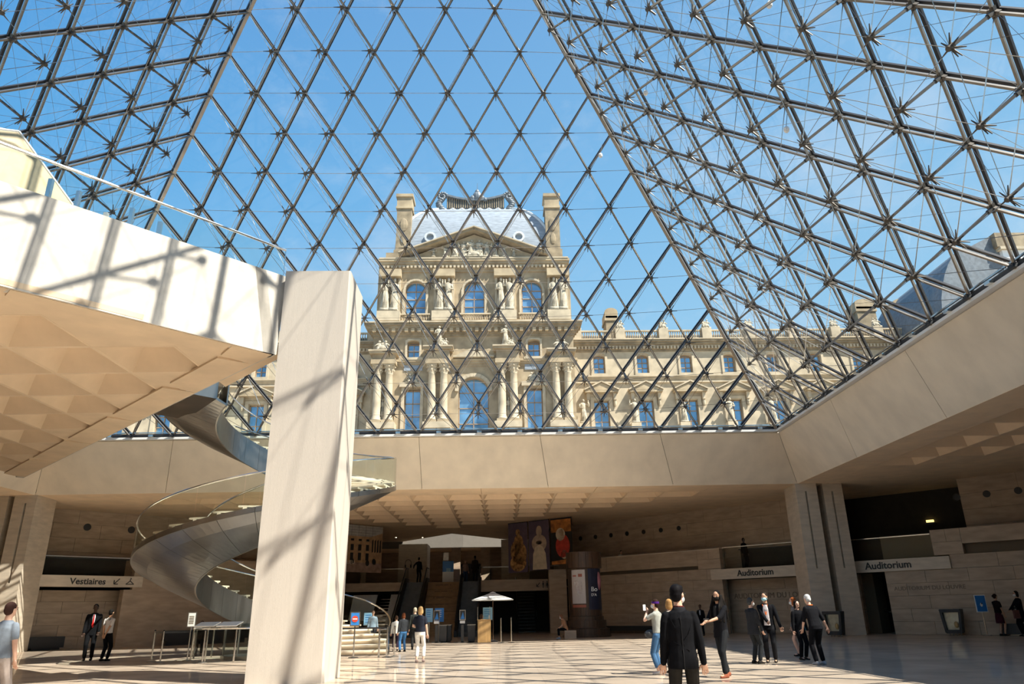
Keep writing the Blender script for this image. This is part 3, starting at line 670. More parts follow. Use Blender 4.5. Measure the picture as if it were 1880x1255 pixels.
# ================================================================ SPIRAL STAIR
SC = V((-4.54, 10.86, 0)); RO, RI = 4.5, 2.33; NS = 58; dA = math.radians(590/NS); dZ = (0-.02-F)/NS
st = thing('spiral_stair', (SC.x, SC.y, F), 'brushed steel spiral staircase with stone treads and glass sides winding up behind the pillar', 'stairs')
def pol(r, a, z): return V((SC.x+r*math.cos(a), SC.y+r*math.sin(a), z))
def zs(a): return F+dZ*(a/dA)
for i in range(NS):
    a0, a1 = i*dA, (i+1)*dA; z = F+(i+1)*dZ; mb = MB(); n = 3
    for th, zz_, ao in ((.055, z, -.02), ):
        rg = []
        for j in range(n+1):
            a = a0+ao+(a1-a0-ao)*j/n; rg.append([pol(RI+.06, a, z-th), pol(RO-.06, a, z-th), pol(RO-.06, a, z), pol(RI+.06, a, z)])
        mb.loft(rg)
    rg = [[pol(RI+.06, a, z-dZ-.05), pol(RO-.06, a, z-dZ-.05), pol(RO-.06, a, z-th), pol(RI+.06, a, z-th)] for a in (a0+.012, a0+.04)]
    mb.loft(rg); mb.build('tread', 'tread', st)
zf = lambda v: max(v, F+.001)
A1 = NS*dA
def seg(fn, a0, a1, n, name, m, par=st, sm=False):
    mb = MB(); mb.sm = sm; mb.loft([fn(a0+(a1-a0)*j/n) for j in range(n+1)]); return mb.build(name, m, par)
SEG = math.radians(14.75)
for i in range(40):
    a0, a1 = i*SEG+.0015, (i+1)*SEG-.0015
    # outer edge band
    seg(lambda a: [pol(RO, a, zf(zs(a)-.14)), pol(RO, a, zs(a)+.03), pol(RO-.05, a, zs(a)+.03), pol(RO-.05, a, zf(zs(a)-.14))], a0, a1, 4, 'outer_stringer', 'stair_steel', sm=False)
    seg(lambda a: [pol(RI, a, zf(zs(a)-1.0)), pol(RI, a, zs(a)+.03), pol(RI+.05, a, zs(a)+.03), pol(RI+.05, a, zf(zs(a)-1.0))], a0, a1, 4, 'inner_stringer', 'stair_steel')
    # curved belly
    def belly(a):
        o_ = []
        for t_ in (0, .25, .5, .75, 1):
            r = RO-.01-(RO-RI-.02)*t_; zz_ = zs(a)-.12-.88*(t_**.8); o_.append(pol(r, a, zf(zz_)))
        return o_+[pol(p_r, a, zf(pz)+.03) for p_r, pz in ((RI+.03, zs(a)-.95), (RO-.03, zs(a)-.08))]
    seg(belly, a0, a1, 4, 'belly_panel', 'stair_steel')
for i in range(30):
    a0, a1 = i*A1/30+.004, (i+1)*A1/30-.004
    for r in (RO-.03, RI+.03):
        if i >= 0: seg(lambda a: [pol(r-.008, a, zs(a)+.03), pol(r+.008, a, zs(a)+.03), pol(r+.008, a, zs(a)+1.09), pol(r-.008, a, zs(a)+1.09)], a0, a1, 4, 'glass_panel', 'railglass')
def railz(a): return zs(max(a, 0))+1.12
for r in (RO-.03, RI+.03):
    n = 118; mb = MB(); pts = [pol(r, math.radians(-14)+(A1+math.radians(14))*j/n, railz(math.radians(-14)+(A1+math.radians(14))*j/n)-.25*(1-min(1, j/12))) for j in range(n+1)]
    mb.path(pts, .028, 6); mb.build('handrail', 'chrome', st)
    p = pts[0]; MB().tube((p.x, p.y, F), p, .035, 8).build('newel_post', 'chrome', st)
# landing bridging to the platform
ln = MB(); d = V((-.7071, -.7071, 0)); s_ = V((-.7071, .7071, 0)); c = V((-6.45, 9.0, 0))
c = V((SC.x, SC.y, 0))+d*3.4
q = [c-s_*.2+d*-1.5, c+s_*2.4+d*-1.5, c+s_*2.4+d*3.0, c-s_*2.1+d*3.0, c-s_*2.1+d*.3]
ln.prism([p+V((0, 0, -1.15)) for p in [c-s_*1.3+d*(-.2), c+s_*2.2+d*(-.6), c+s_*2.2+d*2.9, c-s_*1.3+d*2.9]], (0, 0, 1.12)); ln.build('landing', 'stair_steel', st)
# ring barrier round the lift under the stair
lb = thing('round_barrier', (SC.x, SC.y, F), 'curved glass barrier with steel handrail round the lift below the stair', 'barrier')
RB = 2.25; mb = MB(); pts = [pol(RB, math.radians(150+150*j/24), F+1.02) for j in range(25)]; mb.path(pts, .035, 6); mb.build('handrail', 'chrome', lb)
for j in range(6):
    a = math.radians(155+28*j); MB().tube(pol(RB, a, F), pol(RB, a, F+1.0), .03, 6).build('post', 'chrome', lb)
    seg(lambda a: [pol(RB-.008, a, F+.1), pol(RB+.008, a, F+.1), pol(RB+.008, a, F+.95), pol(RB-.008, a, F+.95)], a+.02, a+math.radians(27), 4, 'glass_panel', 'railglass', lb)
for j in range(2):
    a = math.radians(235+24*j); p = pol(RB, a, F+1.08); MB().prism([p+V((-.35, -.1, 0)), p+V((.3, -.1, 0)), p+V((.4, .25, .12)), p+V((-.25, .25, .12))], (0, 0, .03)).build('slanted_panel', 'white', lb)
lf = thing('lift_drum', (SC.x, SC.y, F), 'round glass and steel lift drum inside the curved barrier', 'lift')
MB().lathe((SC.x, SC.y, F), [(1.3, 0), (1.3, .12), (1.25, .12)], 24).build('base', 'steel', lf)
for j in range(10):
    a = 6.2832*j/10; seg(lambda b: [pol(1.25, b, F+.12), pol(1.27, b, F+.12), pol(1.27, b, F+1.15), pol(1.25, b, F+1.15)], a+.02, a+.6, 4, 'glass_panel', 'railglass', lf)
    MB().tube(pol(1.26, a, F+.1), pol(1.26, a, F+1.2), .02, 5).build('post', 'steel', lf)
# platform balustrade (near side) and rear
def railline(a, b, label, n):
    a, b = V(a), V(b); t_ = thing('glass_balustrade', (a+b)/2, label, 'balustrade'); d = (b-a)/n
    sd_ = d.normalized().cross(V((0, 0, 1)))
    for i in range(n):
        p, q = a+d*i+d*.01, a+d*(i+1)-d*.01
        MB().obox(p+V((0, 0, .48)), q+V((0, 0, .48)), .016, .90, (0, 0, 1)).build('glass_panel', 'railglass', t_)
    MB().tube(a+V((0, 0, .99)), b+V((0, 0, .99)), .035, 8).build('handrail', 'chrome', t_)
    return t_
rl = railline((-1.75, .85, 0), (-6.35, -3.95, 0), 'glass balustrade with bright steel handrail along the sunlit platform edge', 4)
MB().tube((-1.75, .85, 0), (-1.75, .85, .97), .012, 4).build('glass_edge', 'chrome', rl)
for i, (t_, h_) in enumerate(((.30, .9), (.42, .85), (.55, .55), (.66, .9), (.80, .8))):
    c = V((-6.9, -3.7, 0)).lerp(V((-3.6, -.3, 0)), t_)
    o = MB().box(c.x-.045, c.x+.045, c.y-.045, c.y+.045, -.02, h_).build('rail_bollard', 'chrome' if i != 2 else 'white', None, base=(c.x, c.y, 0))
    tag(o, ['square steel post, nearest the cream canopy on the platform', 'square steel post, second from the cream canopy', 'short white post on the platform', 'square steel post right of the short white post', 'steel post farthest along the platform handrail'][i], 'post')
cc = thing('dark_curved_rail', (-6.7, -3.4, 0), 'dark curved stair rail with glass infill at the left edge of the platform', 'railing')
pts = [V((-6.55, -3.75, 0))+V((-.8*math.sin(t_)*0-.75*(1-math.cos(t_)), 0, .95*math.sin(t_)))*1.0 for t_ in [i*math.pi/16 for i in range(9)]]
MB().path(pts, .045, 6).build('rail', 'black', cc)
MB().prism([pts[0]+V((0, 0, .0))]+[p for p in pts]+[V((pts[-1].x, pts[-1].y, 0))], (0, .012, 0)).build('glass_panel', 'railglass', cc)
M['cream'] = mat('cream_canvas', (.50, .40, .255), .8, var=.05)
cv = thing('cream_canopy', (-7.4, -1.9, 0), 'cream peaked canopy standing on the entrance platform at the upper left edge', 'canopy')
ap = V((-7.46, -1.96, 2.72)); rt_ = V((-5.57, -.07, 0))
MB().add([ap, rt_, V((-9.6, -.4, 0)), V((-8.9, -3.4, 0)), V((-8.9, -3.4, 2.3)), V((-9.6, -.4, 2.3)), V((-7.0, -2.9, 0)), V((-7.9, -2.7, 2.3))],
   [(0, 1, 6), (0, 6, 7), (7, 6, 3, 4), (0, 7, 4, 5), (0, 5, 2, 1), (3, 2, 5, 4), (1, 2, 3, 6)]).build('canvas', 'cream', cv)
MB().path([ap, V((-7.9, -2.7, 2.3))], .03, 5).build('ridge', 'white', cv)
MB().path([ap, rt_], .03, 5).build('hem', 'white', cv)
# ================================================================ PALACE
PCX, PY0 = 1.35, 50.0
def archwin(par, cx, hwid, z0, zs_, yf, arch=True, cols=2, rows=3, seg_=10, dpt=.12, low=False):
    """window: frame with bars and its panes (sub-parts). zs_ = spring of arch or top"""
    fr = MB(); fw = .07
    fr.box(cx-hwid, cx-hwid+fw, yf-dpt, yf, z0, zs_).box(cx+hwid-fw, cx+hwid, yf-dpt, yf, z0, zs_).box(cx-hwid, cx+hwid, yf-dpt, yf, z0, z0+fw)
    for i in range(1, cols): x = cx-hwid+2*hwid*i/cols; fr.box(x-.035, x+.035, yf-dpt, yf, z0, zs_+(hwid*.9 if arch and not low else 0))
    for i in range(1, rows+(1 if arch else 0)): z = z0+(zs_-z0)*i/rows; fr.box(cx-hwid, cx+hwid, yf-dpt, yf, z-.035, z+.035)
    ht = hwid if not low else hwid*.3
    if arch:
        pts = [(cx+hwid*math.cos(math.pi*i/seg_), zs_+ht*math.sin(math.pi*i/seg_)) for i in range(seg_+1)]
        for (xa, za), (xb, zb) in zip(pts, pts[1:]): fr.obox((xa, yf-dpt/2, za), (xb, yf-dpt/2, zb), .07, dpt, (0, 1, 0))
    else: fr.box(cx-hwid, cx+hwid, yf-dpt, yf, zs_-fw, zs_)
    f = fr.build('window', 'frame', par)
    cw = 2*hwid/cols; rh = (zs_-z0)/rows
    for i in range(cols):
        for j in range(rows):
            x0 = cx-hwid+i*cw+.035; zz_ = z0+j*rh+.035; MB().box(x0, x0+cw-.07, yf-.03, yf-.01, zz_, zz_+rh-.07).build('pane', 'pane', f)
    if arch:
        n = seg_//2
        for s_ in range(2):
            a0 = math.pi/2*s_; MB().prism([(cx, yf-.03, zs_+.03)]+[(cx+(hwid-.05)*math.cos(a0+math.pi/2*i/n), yf-.03, zs_+.03+(ht-.05)*math.sin(a0+math.pi/2*i/n)) for i in range(n+1)], (0, .02, 0)).build('pane', 'pane', f)
    return f
def holed(mb, x0, x1, z0, z1, ya, yb, ops):
    xs_ = sorted({x0, x1, *[v for o in ops for v in o[:2] if x0 < v < x1]}); zs2 = sorted({z0, z1, *[v for o in ops for v in o[2:4] if z0 < v < z1]})
    for zA, zB in zip(zs2, zs2[1:]):
        run = None
        for xa, xb in zip(xs_, xs_[1:]):
            cxm, czm = (xa+xb)/2, (zA+zB)/2; hole = any(o[0] < cxm < o[1] and o[2] < czm < o[3] for o in ops)
            if not hole: run = (run[0], xb) if run else (xa, xb)
            if (hole or xb == x1) and run: mb.box(run[0], run[1], ya, yb, zA, zB); run = None
    return mb
def spandrel(mb, cx, hw_, zs_, zt, ya, yb, ht=None, n=8):
    ht = ht or hw_
    for s_ in (-1, 1):
        pts = [(cx+s_*hw_*math.cos(math.pi/2*i/n), ya, zs_+ht*math.sin(math.pi/2*i/n)) for i in range(n+1)]
        for p, q in zip(pts, pts[1:]): mb.prism([p, q, (q[0], ya, zt), (p[0], ya, zt)], (0, yb-ya, 0))
    return mb
def archring(cx, hw_, zs_, y, r=.14, d=.15, n=12, ht=None):
    mb = MB(); ht = ht or hw_; pts = [(cx+(hw_+r/2)*math.cos(math.pi*i/n), y, zs_+(ht+r/2)*math.sin(math.pi*i/n)) for i in range(n+1)]
    for p, q in zip(pts, pts[1:]): mb.obox(p, q, r, d, (0, 1, 0))
    return mb
def cornice(mb, x0, x1, z0, z1, y, steps=4, proj=.6, dep=1.0, ends=True):
    for i in range(steps):
        p = proj*((i+1)/steps)**1.3; za, zb = z0+(z1-z0)*i/steps, z0+(z1-z0)*(i+1)/steps
        e = p if ends else 0; mb.box(x0-e, x1+e, y-p, y+dep, za, zb)
    return mb
def dentils(x0, x1, z0, z1, y, sp_=.45, d=.25):
    mb = MB(); n = int((x1-x0)/sp_)
    for i in range(n): x = x0+(i+.5)*(x1-x0)/n; mb.box(x-sp_*.27, x+sp_*.27, y-d, y, z0, z1)
    return mb
def baluster_row(par, x0, x1, z0, z1, y, peds=(), name='baluster_row'):
    mb = MB(); mb.box(x0, x1, y-.12, y+.12, z1-.14, z1).box(x0, x1, y-.12, y+.12, z0, z0+.12); mb.build('balustrade_rail', 'pst2', par)
    mb = MB(); n = int((x1-x0)/.24)
    for i in range(n):
        x = x0+(i+.5)*(x1-x0)/n
        if any(abs(x-p) < .45 for p in peds): continue
        mb.lathe((x, y, z0+.12), [(.05, 0), (.085, (z1-z0-.26)*.35), (.045, (z1-z0-.26)*.7), (.07, z1-z0-.26)], 5)
    tag(mb.build('balusters', 'pst', par), kind='stuff')
# statue meshes: one standing draped figure, one seated group, one caryatid pair
def figure_mb(h=2.4, arm=1, seed=0):
    mb = MB(); mb.sm = True; s_ = h/2.4; rnd = random.Random(seed)
    prof = [(.34, 0), (.36, .12), (.30, .5), (.27, .9), (.25, 1.15), (.22, 1.35), (.27, 1.6), (.30, 1.85), (.24, 1.98), (.09, 2.04), (.08, 2.1)]
    rings = []
    for r, z in prof: rings.append([((r*(1+.18*math.cos(a*5+z*3+seed)*(z < 1.3)))*math.cos(a)*s_+.05*math.sin(z*2)*s_, r*.72*math.sin(a)*s_*(1+.1*math.sin(a*7)*(z < 1.3)), z*s_) for a in [6.2832*i/16 for i in range(16)]])
    mb.loft(rings); mb.ell((.05*s_, -.02, 2.24*s_), (.125*s_, .14*s_, .17*s_), 10, 7)
    # arms
    for sg in (-1, 1):
        sh = V((sg*.28, -.03, 1.86))*s_
        el = V((sg*.42, -.12, 1.5))*s_ if sg != arm else V((sg*.52, -.12, 1.75))*s_
        ha = V((sg*.16, -.34, 1.45))*s_ if sg != arm else V((sg*.50, -.22, 2.15))*s_
        mb.tube(sh, el, .095*s_, 7, .075*s_).tube(el, ha, .075*s_, 7, .05*s_).ell(ha, (.07*s_,)*3, 6, 5)
        mb.ell(el, (.08*s_,)*3, 6, 5)
    # drapery folds
    for i in range(5): a = rnd.uniform(-2.4, -.6); mb.tube((.30*math.cos(a)*s_, .24*math.sin(a)*s_, 0), (.2*math.cos(a+.2)*s_, .2*math.sin(a+.2)*s_, 1.35*s_), .05*s_, 5, .03*s_)
    mb.box(-.38*s_, .38*s_, -.32*s_, .32*s_, -.18*s_, .02*s_)
    return mb
def group_mb(h=1.3, seed=1):
    mb = MB(); mb.sm = True; s_ = h/1.3
    mb.ell((0, 0, .3*s_), (.5*s_, .32*s_, .34*s_), 10, 7)
    for sg in (-1, 1):
        mb.ell((sg*.24*s_, 0, .62*s_), (.17*s_, .16*s_, .30*s_), 8, 6).ell((sg*.22*s_, -.05*s_, 1.02*s_), (.1*s_, .11*s_, .13*s_), 8, 6)
        mb.tube((sg*.3*s_, -.05*s_, .8*s_), (sg*.55*s_, -.2*s_, .5*s_), .07*s_, 6, .05*s_).tube((sg*.2*s_, -.1*s_, .4*s_), (sg*.35*s_, -.4*s_, .08*s_), .1*s_, 6, .06*s_)
    mb.ell((0, .02, .75*s_), (.14*s_, .12*s_, .22*s_), 8, 6)
    mb.box(-.6*s_, .6*s_, -.36*s_, .36*s_, -.05, .06)
    return mb
FIG = [figure_mb(2.4, 1, 1).mesh('statue', 'statue'), figure_mb(2.4, -1, 4).mesh('statue', 'statue')]
GRP = group_mb(1.35).mesh('statue_group', 'statue')
# ---------------------------------------------------------------- pavilion
pv = thing('palace_pavilion', (PCX, PY0, 0), 'tall cream palace pavilion with grey square dome, pediment and two chimneys', 'building')
yF = PY0
X = lambda r: PCX+r
ops1 = [(X(-1.47), X(1.47), 5.5, 13.3), (X(-6.68), X(-5.12), 5.5, 12.15), (X(5.12), X(6.68), 5.5, 12.15),
        (X(-6.55), X(-5.35), 15.4, 17.1), (X(5.35), X(6.55), 15.4, 17.1)]
mb = holed(MB(), X(-9.9), X(9.9), 0, 18.75, yF, yF+.8, ops1); spandrel(mb, X(0), 1.47, 11.83, 13.3, yF, yF+.8)
for s_ in (-1, 1): spandrel(mb, X(s_*5.95), .6, 16.85, 17.1, yF, yF+.8, .25)
mb.box(X(-9.9), X(-9.0), yF+.8, yF+16, 0, 26).box(X(9.0), X(9.9), yF+.8, yF+16, 0, 26)
mb.build('lower_wall', 'pst', pv)
MB().box(X(-8.9), X(8.9), yF+.85, yF+1.1, 0, 26).build('inner_wall', 'pane', pv)
ops2 = [(X(c-1.05), X(c+1.05), 20.05, 23.85) for c in (-5.95, 0, 5.9)]
mb = holed(MB(), X(-9.3), X(9.3), 18.75, 24.8, yF+.3, yF+1, ops2)
for c in (-5.95, 0, 5.9): spandrel(mb, X(c), 1.05, 22.75, 23.85, yF+.3, yF+1, 1.05)
mb.build('upper_wall', 'pst', pv)
for c, cols in ((-5.95, 2), (0, 2), (5.9, 2)):
    archwin(pv, X(c), 1.03, 20.1, 22.75, yF+.75, cols=cols, rows=3); archring(X(c), 1.05, 22.75, yF+.25, .2, .2).build('arch_moulding', 'pst2', pv)
    for s_ in (-1, 1): MB().box(X(c+s_*1.18)-.12, X(c+s_*1.18)+.12, yF+.12, yF+.35, 20.0, 22.75).build('jamb', 'pst2', pv)
archwin(pv, X(0), 1.44, 5.6, 11.83, yF+.6, cols=2, rows=4, seg_=12); archring(X(0), 1.47, 11.83, yF-.1, .34, .3, 14).build('arch_moulding', 'pst2', pv)
for s_ in (-1, 1):
    archwin(pv, X(s_*5.9), .76, 5.6, 12.1, yF+.6, arch=False, cols=2, rows=5)
    archwin(pv, X(s_*5.95), .58, 15.45, 16.85, yF+.6, cols=2, rows=2, low=True)
    mb = MB(); mb.box(X(s_*5.95)-.8, X(s_*5.95)-.6, yF-.15, yF, 15.3, 17.2).box(X(s_*5.95)+.6, X(s_*5.95)+.8, yF-.15, yF, 15.3, 17.2).box(X(s_*5.95)-1.0, X(s_*5.95)+1.0, yF-.35, yF, 15.05, 15.3); spandrel(mb, X(s_*5.95), .6, 16.9, 17.3, yF-.15, yF, .25)
    mb.build('window_surround', 'pst2', pv)
    mb = MB(); mb.box(X(s_*5.9)-1.05, X(s_*5.9)-.78, yF-.14, yF, 5.5, 12.3).box(X(s_*5.9)+.78, X(s_*5.9)+1.05, yF-.14, yF, 5.5, 12.3).box(X(s_*5.9)-1.25, X(s_*5.9)+1.25, yF-.3, yF, 12.3, 12.75); mb.build('window_surround', 'pst2', pv)
    inst(GRP, 'relief_group', pv, (X(s_*5.9), yF-.12, 12.75), scale=(1.1, .6, .8))
    MB().box(X(s_*5.9)-.9, X(s_*5.9)+.9, yF-.08, yF, 14.0, 14.55).build('inscription_panel', 'slate', pv)
# paired columns with pedestals, entablature blocks and ledges
colm = MB(); colm.sm = True
colm.lathe((0, 0, 0), [(.50, 0), (.50, .14), (.42, .2), (.46, .32), (.38, .42), (.385, 1.8), (.36, 3.4), (.32, 4.6), (.36, 4.66)], 14); colme = colm.mesh('column', 'pst2')
capm = MB(); capm.lathe((0, 0, 0), [(.33, 0), (.38, .2), (.36, .22), (.46, .48), (.42, .5), (.56, .78)], 14)
for i in range(8): a = i*math.pi/4; capm.ell((.43*math.cos(a), .43*math.sin(a), .32), (.09, .09, .14), 6, 4).ell((.52*math.cos(a), .52*math.sin(a), .66), (.1, .1, .09), 6, 4)
capm.box(-.52, .52, -.52, .52, .78, .9); capme = capm.mesh('capital', 'pst2')
for r_ in (-9.2, -8.1, -4.0, -2.85, 2.75, 3.9, 8.0, 9.15):
    x = X(r_); MB().box(x-.52, x+.52, yF-1.1, yF, 0, 8.85).build('pedestal', 'pst', pv)
    inst(colme, 'column', pv, (x, yF-.55, 8.85)); inst(capme, 'capital', pv, (x, yF-.55, 13.5))
for c, zt_ in ((-8.65, 15.75), (-3.42, 16.15), (3.32, 16.15), (8.57, 15.75)):
    mb = MB(); mb.box(X(c-1.2), X(c+1.2), yF-1.15, yF, 14.4, 14.85).box(X(c-1.1), X(c+1.1), yF-1.0, yF, 14.85, zt_-.35)
    mb.box(X(c-1.35), X(c+1.35), yF-1.35, yF, zt_-.35, zt_-.12); mb.build('entablature_block', 'pst', pv)
    MB().box(X(c-1.45), X(c+1.45), yF-1.45, yF, zt_-.12, zt_).build('ledge', 'pst2', pv)
    MB().box(X(c-1.3), X(c+1.3), yF-1.2, yF, 8.0, 8.6).build('plinth_course', 'pst2', pv)
mb = cornice(MB(), X(-9.9), X(9.9), 14.4, 15.1, yF, 3, .3, .5); mb.build('string_course', 'pst', pv)
MB().prism([(X(-1.9), yF-.5, 15.35), (X(1.9), yF-.5, 15.35), (X(0), yF-.5, 16.2)], (0, .5, 0)).build('arch_pediment', 'pst2', pv)
MB().box(X(-2.0), X(2.0), yF-.6, yF, 15.2, 15.36).build('ledge', 'pst2', pv)
# main cornice
mb = cornice(MB(), X(-9.9), X(9.9), 17.55, 18.78, yF, 5, .85, 1.2); mb.build('main_cornice', 'pdark', pv)
tag(dentils(X(-10.1), X(10.1), 17.9, 18.25, yF-.3, .62, .35).build('brackets', 'pst', pv), kind='stuff')
MB().box(X(-10.8), X(10.8), yF-.95, yF+1, 18.76, 18.88).build('cornice_cap', 'pst2', pv)
# attic parapet with pedestals
mb = MB().box(X(-9.6), X(9.6), yF-.35, yF+.3, 18.88, 19.15); mb.build('parapet_base', 'pst2', pv)
baluster_row(pv, X(-7.3), X(-4.4), 19.12, 20.0, yF-.1); baluster_row(pv, X(-1.7), X(1.7), 19.12, 20.0, yF-.1); baluster_row(pv, X(4.5), X(7.3), 19.12, 20.0, yF-.1)
for c in (-8.5, -3.05, 3.15, 8.55):
    MB().box(X(c-1.15), X(c+1.15), yF-.6, yF+.3, 19.1, 20.15).build('pedestal', 'pst2', pv)
    for s_ in (-1, 1):
        inst(FIG[0 if s_ < 0 else 1], 'caryatid', pv, (X(c+s_*.45), yF-.25, 20.45), scale=(1.15, 1.1, 1.42))
        MB().box(X(c+s_*.9)-.12, X(c+s_*.9)+.12, yF-.0, yF+.3, 20.15, 24.2).build('pilaster', 'pst2', pv)
    MB().box(X(c-1.1), X(c+1.1), yF-.55, yF+.3, 24.0, 24.8).build('caryatid_block', 'pst', pv)
mb = cornice(MB(), X(-9.3), X(9.3), 24.75, 26.05, yF+.2, 5, .55, 1.2); mb.build('upper_cornice', 'pst', pv)
tag(dentils(X(-9.4), X(9.4), 25.1, 25.35, yF, .4, .2).build('dentils', 'pst2', pv), kind='stuff')
MB().box(X(-9.7), X(9.7), yF-.4, yF+1, 26.03, 26.18).build('cornice_cap', 'pst2', pv)
MB().box(X(-9.2), X(9.2), yF+.5, yF+15.5, 26.1, 27.2).build('attic_block', 'pdark', pv)
# pediment
bx_, az_ = 7.7, 29.35
MB().prism([(X(-bx_+.6), yF-.0, 26.15), (X(bx_-.6), yF-.0, 26.15), (X(0), yF-.0, az_-.35)], (0, 1.5, 0)).build('tympanum', 'pst', pv)
for s_ in (-1, 1):
    MB().obox((X(s_*bx_), yF-.2, 26.4), (X(0), yF-.2, az_), .34, 1.2, (0, 1, 0)).build('raking_cornice', 'pdark', pv)
    MB().obox((X(s_*bx_), yF-.5, 26.55), (X(0), yF-.5, az_+.15), .12, .9, (0, 1, 0)).build('raking_cap', 'pst2', pv)
for i, r_ in enumerate((-4.2, -3.0, -2.0, -1.1, -.3, .5, 1.3, 2.2, 3.1, 4.1)):
    h_ = (az_-26.6)*(1-abs(r_)/7.2)*.78; inst(FIG[i % 2], 'relief_figure', pv, (X(r_), yF-.12, 26.35), rz=random.uniform(-.5, .5), scale=(h_/1.7, .7, h_/2.5))
inst(GRP, 'relief_group', pv, (X(0), yF-.15, 26.3), scale=(1.5, .8, 1.0))
# square dome
mb = MB(); n = 10; rings = []; yc = yF+8.2
for i in range(n+1):
    t_ = i/n*math.pi/2; hw_ = 3.9+4.25*math.cos(t_)**1.0; z = 27.1+4.95*math.sin(t_)**1.0
    yf_ = yF+1.0+(8.15-hw_)*.45; k_ = (yf_+16.62)/66.62; z = -8.36+(z+8.36)*k_; hw_ *= k_
    rings.append([(X(-hw_)-.1*(k_-1), yf_, z), (X(hw_), yf_, z), (X(hw_), yF+16-(8.15-hw_)*.45, z), (X(-hw_), yF+16-(8.15-hw_)*.45, z)])
mb.loft(rings); mb.build('dome', 'slate', pv)
for ci in range(2):
    MB().path([r[ci] for r in rings], .17, 6).build('hip_roll', 'zinc', pv)
    x = X(-4.7 if ci == 0 else 4.7); MB().lathe((0, 0, 0), [(.62, 0), (.62, .5), (.42, .6), (.42, .3)], 14).build('x', 'zinc') if False else None
    m_ = MB(); c = V((x, yF+.85, 29.25))
    m_.add([c+V((rr*math.cos(a), yy, rr*math.sin(a))) for rr, yy in ((.62, 1.6), (.62, 0), (.40, 0), (.40, .5)) for a in [6.2832*i/16 for i in range(16)]], [(j*16+i, j*16+(i+1) % 16, (j+1)*16+(i+1) % 16, (j+1)*16+i) for j in range(3) for i in range(16)]).build('oculus_frame', 'zinc', pv)
    m_ = MB(); m_.add([c+V((.40*math.cos(a), .4, .40*math.sin(a))) for a in [6.2832*i/16 for i in range(16)]], [tuple(range(16))]).build('oculus_pane', 'black', pv)
# crest
cz = 33.35
mb = MB(); yk = yF+2.9
mb.box(X(-3.9), X(3.9), yk, yk+3, cz-.1, cz+.35)
top = [(X(-3.2+6.4*i/12), cz+1.7+.6*(abs(i-6)/6)**2) for i in range(13)]
mb.prism([(X(-3.2), yk+.3, cz+.3), (X(3.2), yk+.3, cz+.3)]+[(x, yk+.3, z) for x, z in reversed(top)], (0, 2, 0)); mb.build('crest_block', 'lead_shaded_slate', pv)
mb = MB()
for (x, z), (x2, z2) in zip(top, top[1:]): mb.obox((x, yk+.2, z), (x2, yk+.2, z2), .22, .5, (0, 1, 0))
mb.build('crest_rim', 'lead_shaded_slate', pv)
mb = MB()
for i in range(26): x = X(-3.1+6.2*i/25); mb.box(x-.05, x+.05, yk+.15, yk+.3, cz+.75, cz+1.6+.6*(abs(i-12.5)/12.5)**2)
tag(mb.build('crest_flutes', 'pdark', pv), kind='stuff')
for i in range(7):
    x = X(-3.0+i*1.0); MB().path([(x-.5+.1*j, yk+.1, cz+.62-.22*math.sin(math.pi*j/10)) for j in range(11)], .09, 5).build('garland', 'zinc', pv)
for s_ in (-1, 1):
    mb = MB(); mb.sm = True
    for j in range(16):
        t_ = j/15; a = t_*math.pi*2.6; r = .55*(1-t_*.75); p = (X(s_*(3.7-r*math.cos(a))), yk+.2, cz+2.15+r*math.sin(a)); mb.ell(p, (.2, .25, .2), 6, 5)
    for j in range(8): mb.ell((X(s_*(3.9-.18*math.sin(j))), yk+.2, cz+.1+j*.24), (.48-.02*j, .35, .26), 8, 6)
    mb.build('crest_volute', 'lead_shaded_slate', pv)
mb = MB(); mb.ell((X(.2), yk+.1, cz+2.2), (.5, .3, .6), 10, 8).ell((X(.2), yk+.1, cz+2.75), (.26, .22, .28), 8, 6); mb.lathe((X(.2), yk+.1, cz+2.8), [(.06, 0), (.03, .3), (.015, 1.1)], 6)
for s_ in (-1, 1): mb.ell((X(.2+s_*.5), yk+.1, cz+1.95), (.34, .22, .36), 8, 6).ell((X(.2+s_*.9), yk+.1, cz+1.75), (.3, .2, .26), 8, 6)
mb.build('crest_motif', 'lead_shaded_slate', pv)
# chimneys
for x0_, x1_ in ((-7.05, -5.28), (8.8, 10.55)):
    ch = MB(); y0_, y1_ = yF+.6, yF+2.6; xm, hw_ = (x0_+x1_)/2, (x1_-x0_)/2
    mb = MB().box(xm-hw_+.12, xm+hw_-.12, y0_+.12, y1_-.12, 26.1, 32.7); c_ = mb.build('chimney', 'pdark', pv)
    mb = MB(); mb.box(xm-hw_, xm+hw_, y0_, y1_, 32.6, 32.85).box(xm-hw_+.08, xm+hw_-.08, y0_+.1, y1_-.1, 32.85, 34.0).box(xm-hw_-.04, xm+hw_+.04, y0_-.05, y1_+.05, 34.0, 34.35); mb.build('chimney_cap', 'pst', c_)
    mb = MB(); mb.box(xm-hw_-.05, xm+hw_+.05, y0_, y1_, 26.1, 27.6).ell((xm, y0_+.08, 30.6), (.45, .12, .8), 8, 6).ell((xm, y0_+.1, 28.9), (.3, .1, .7), 8, 6); mb.build('chimney_carving', 'pdark', c_)
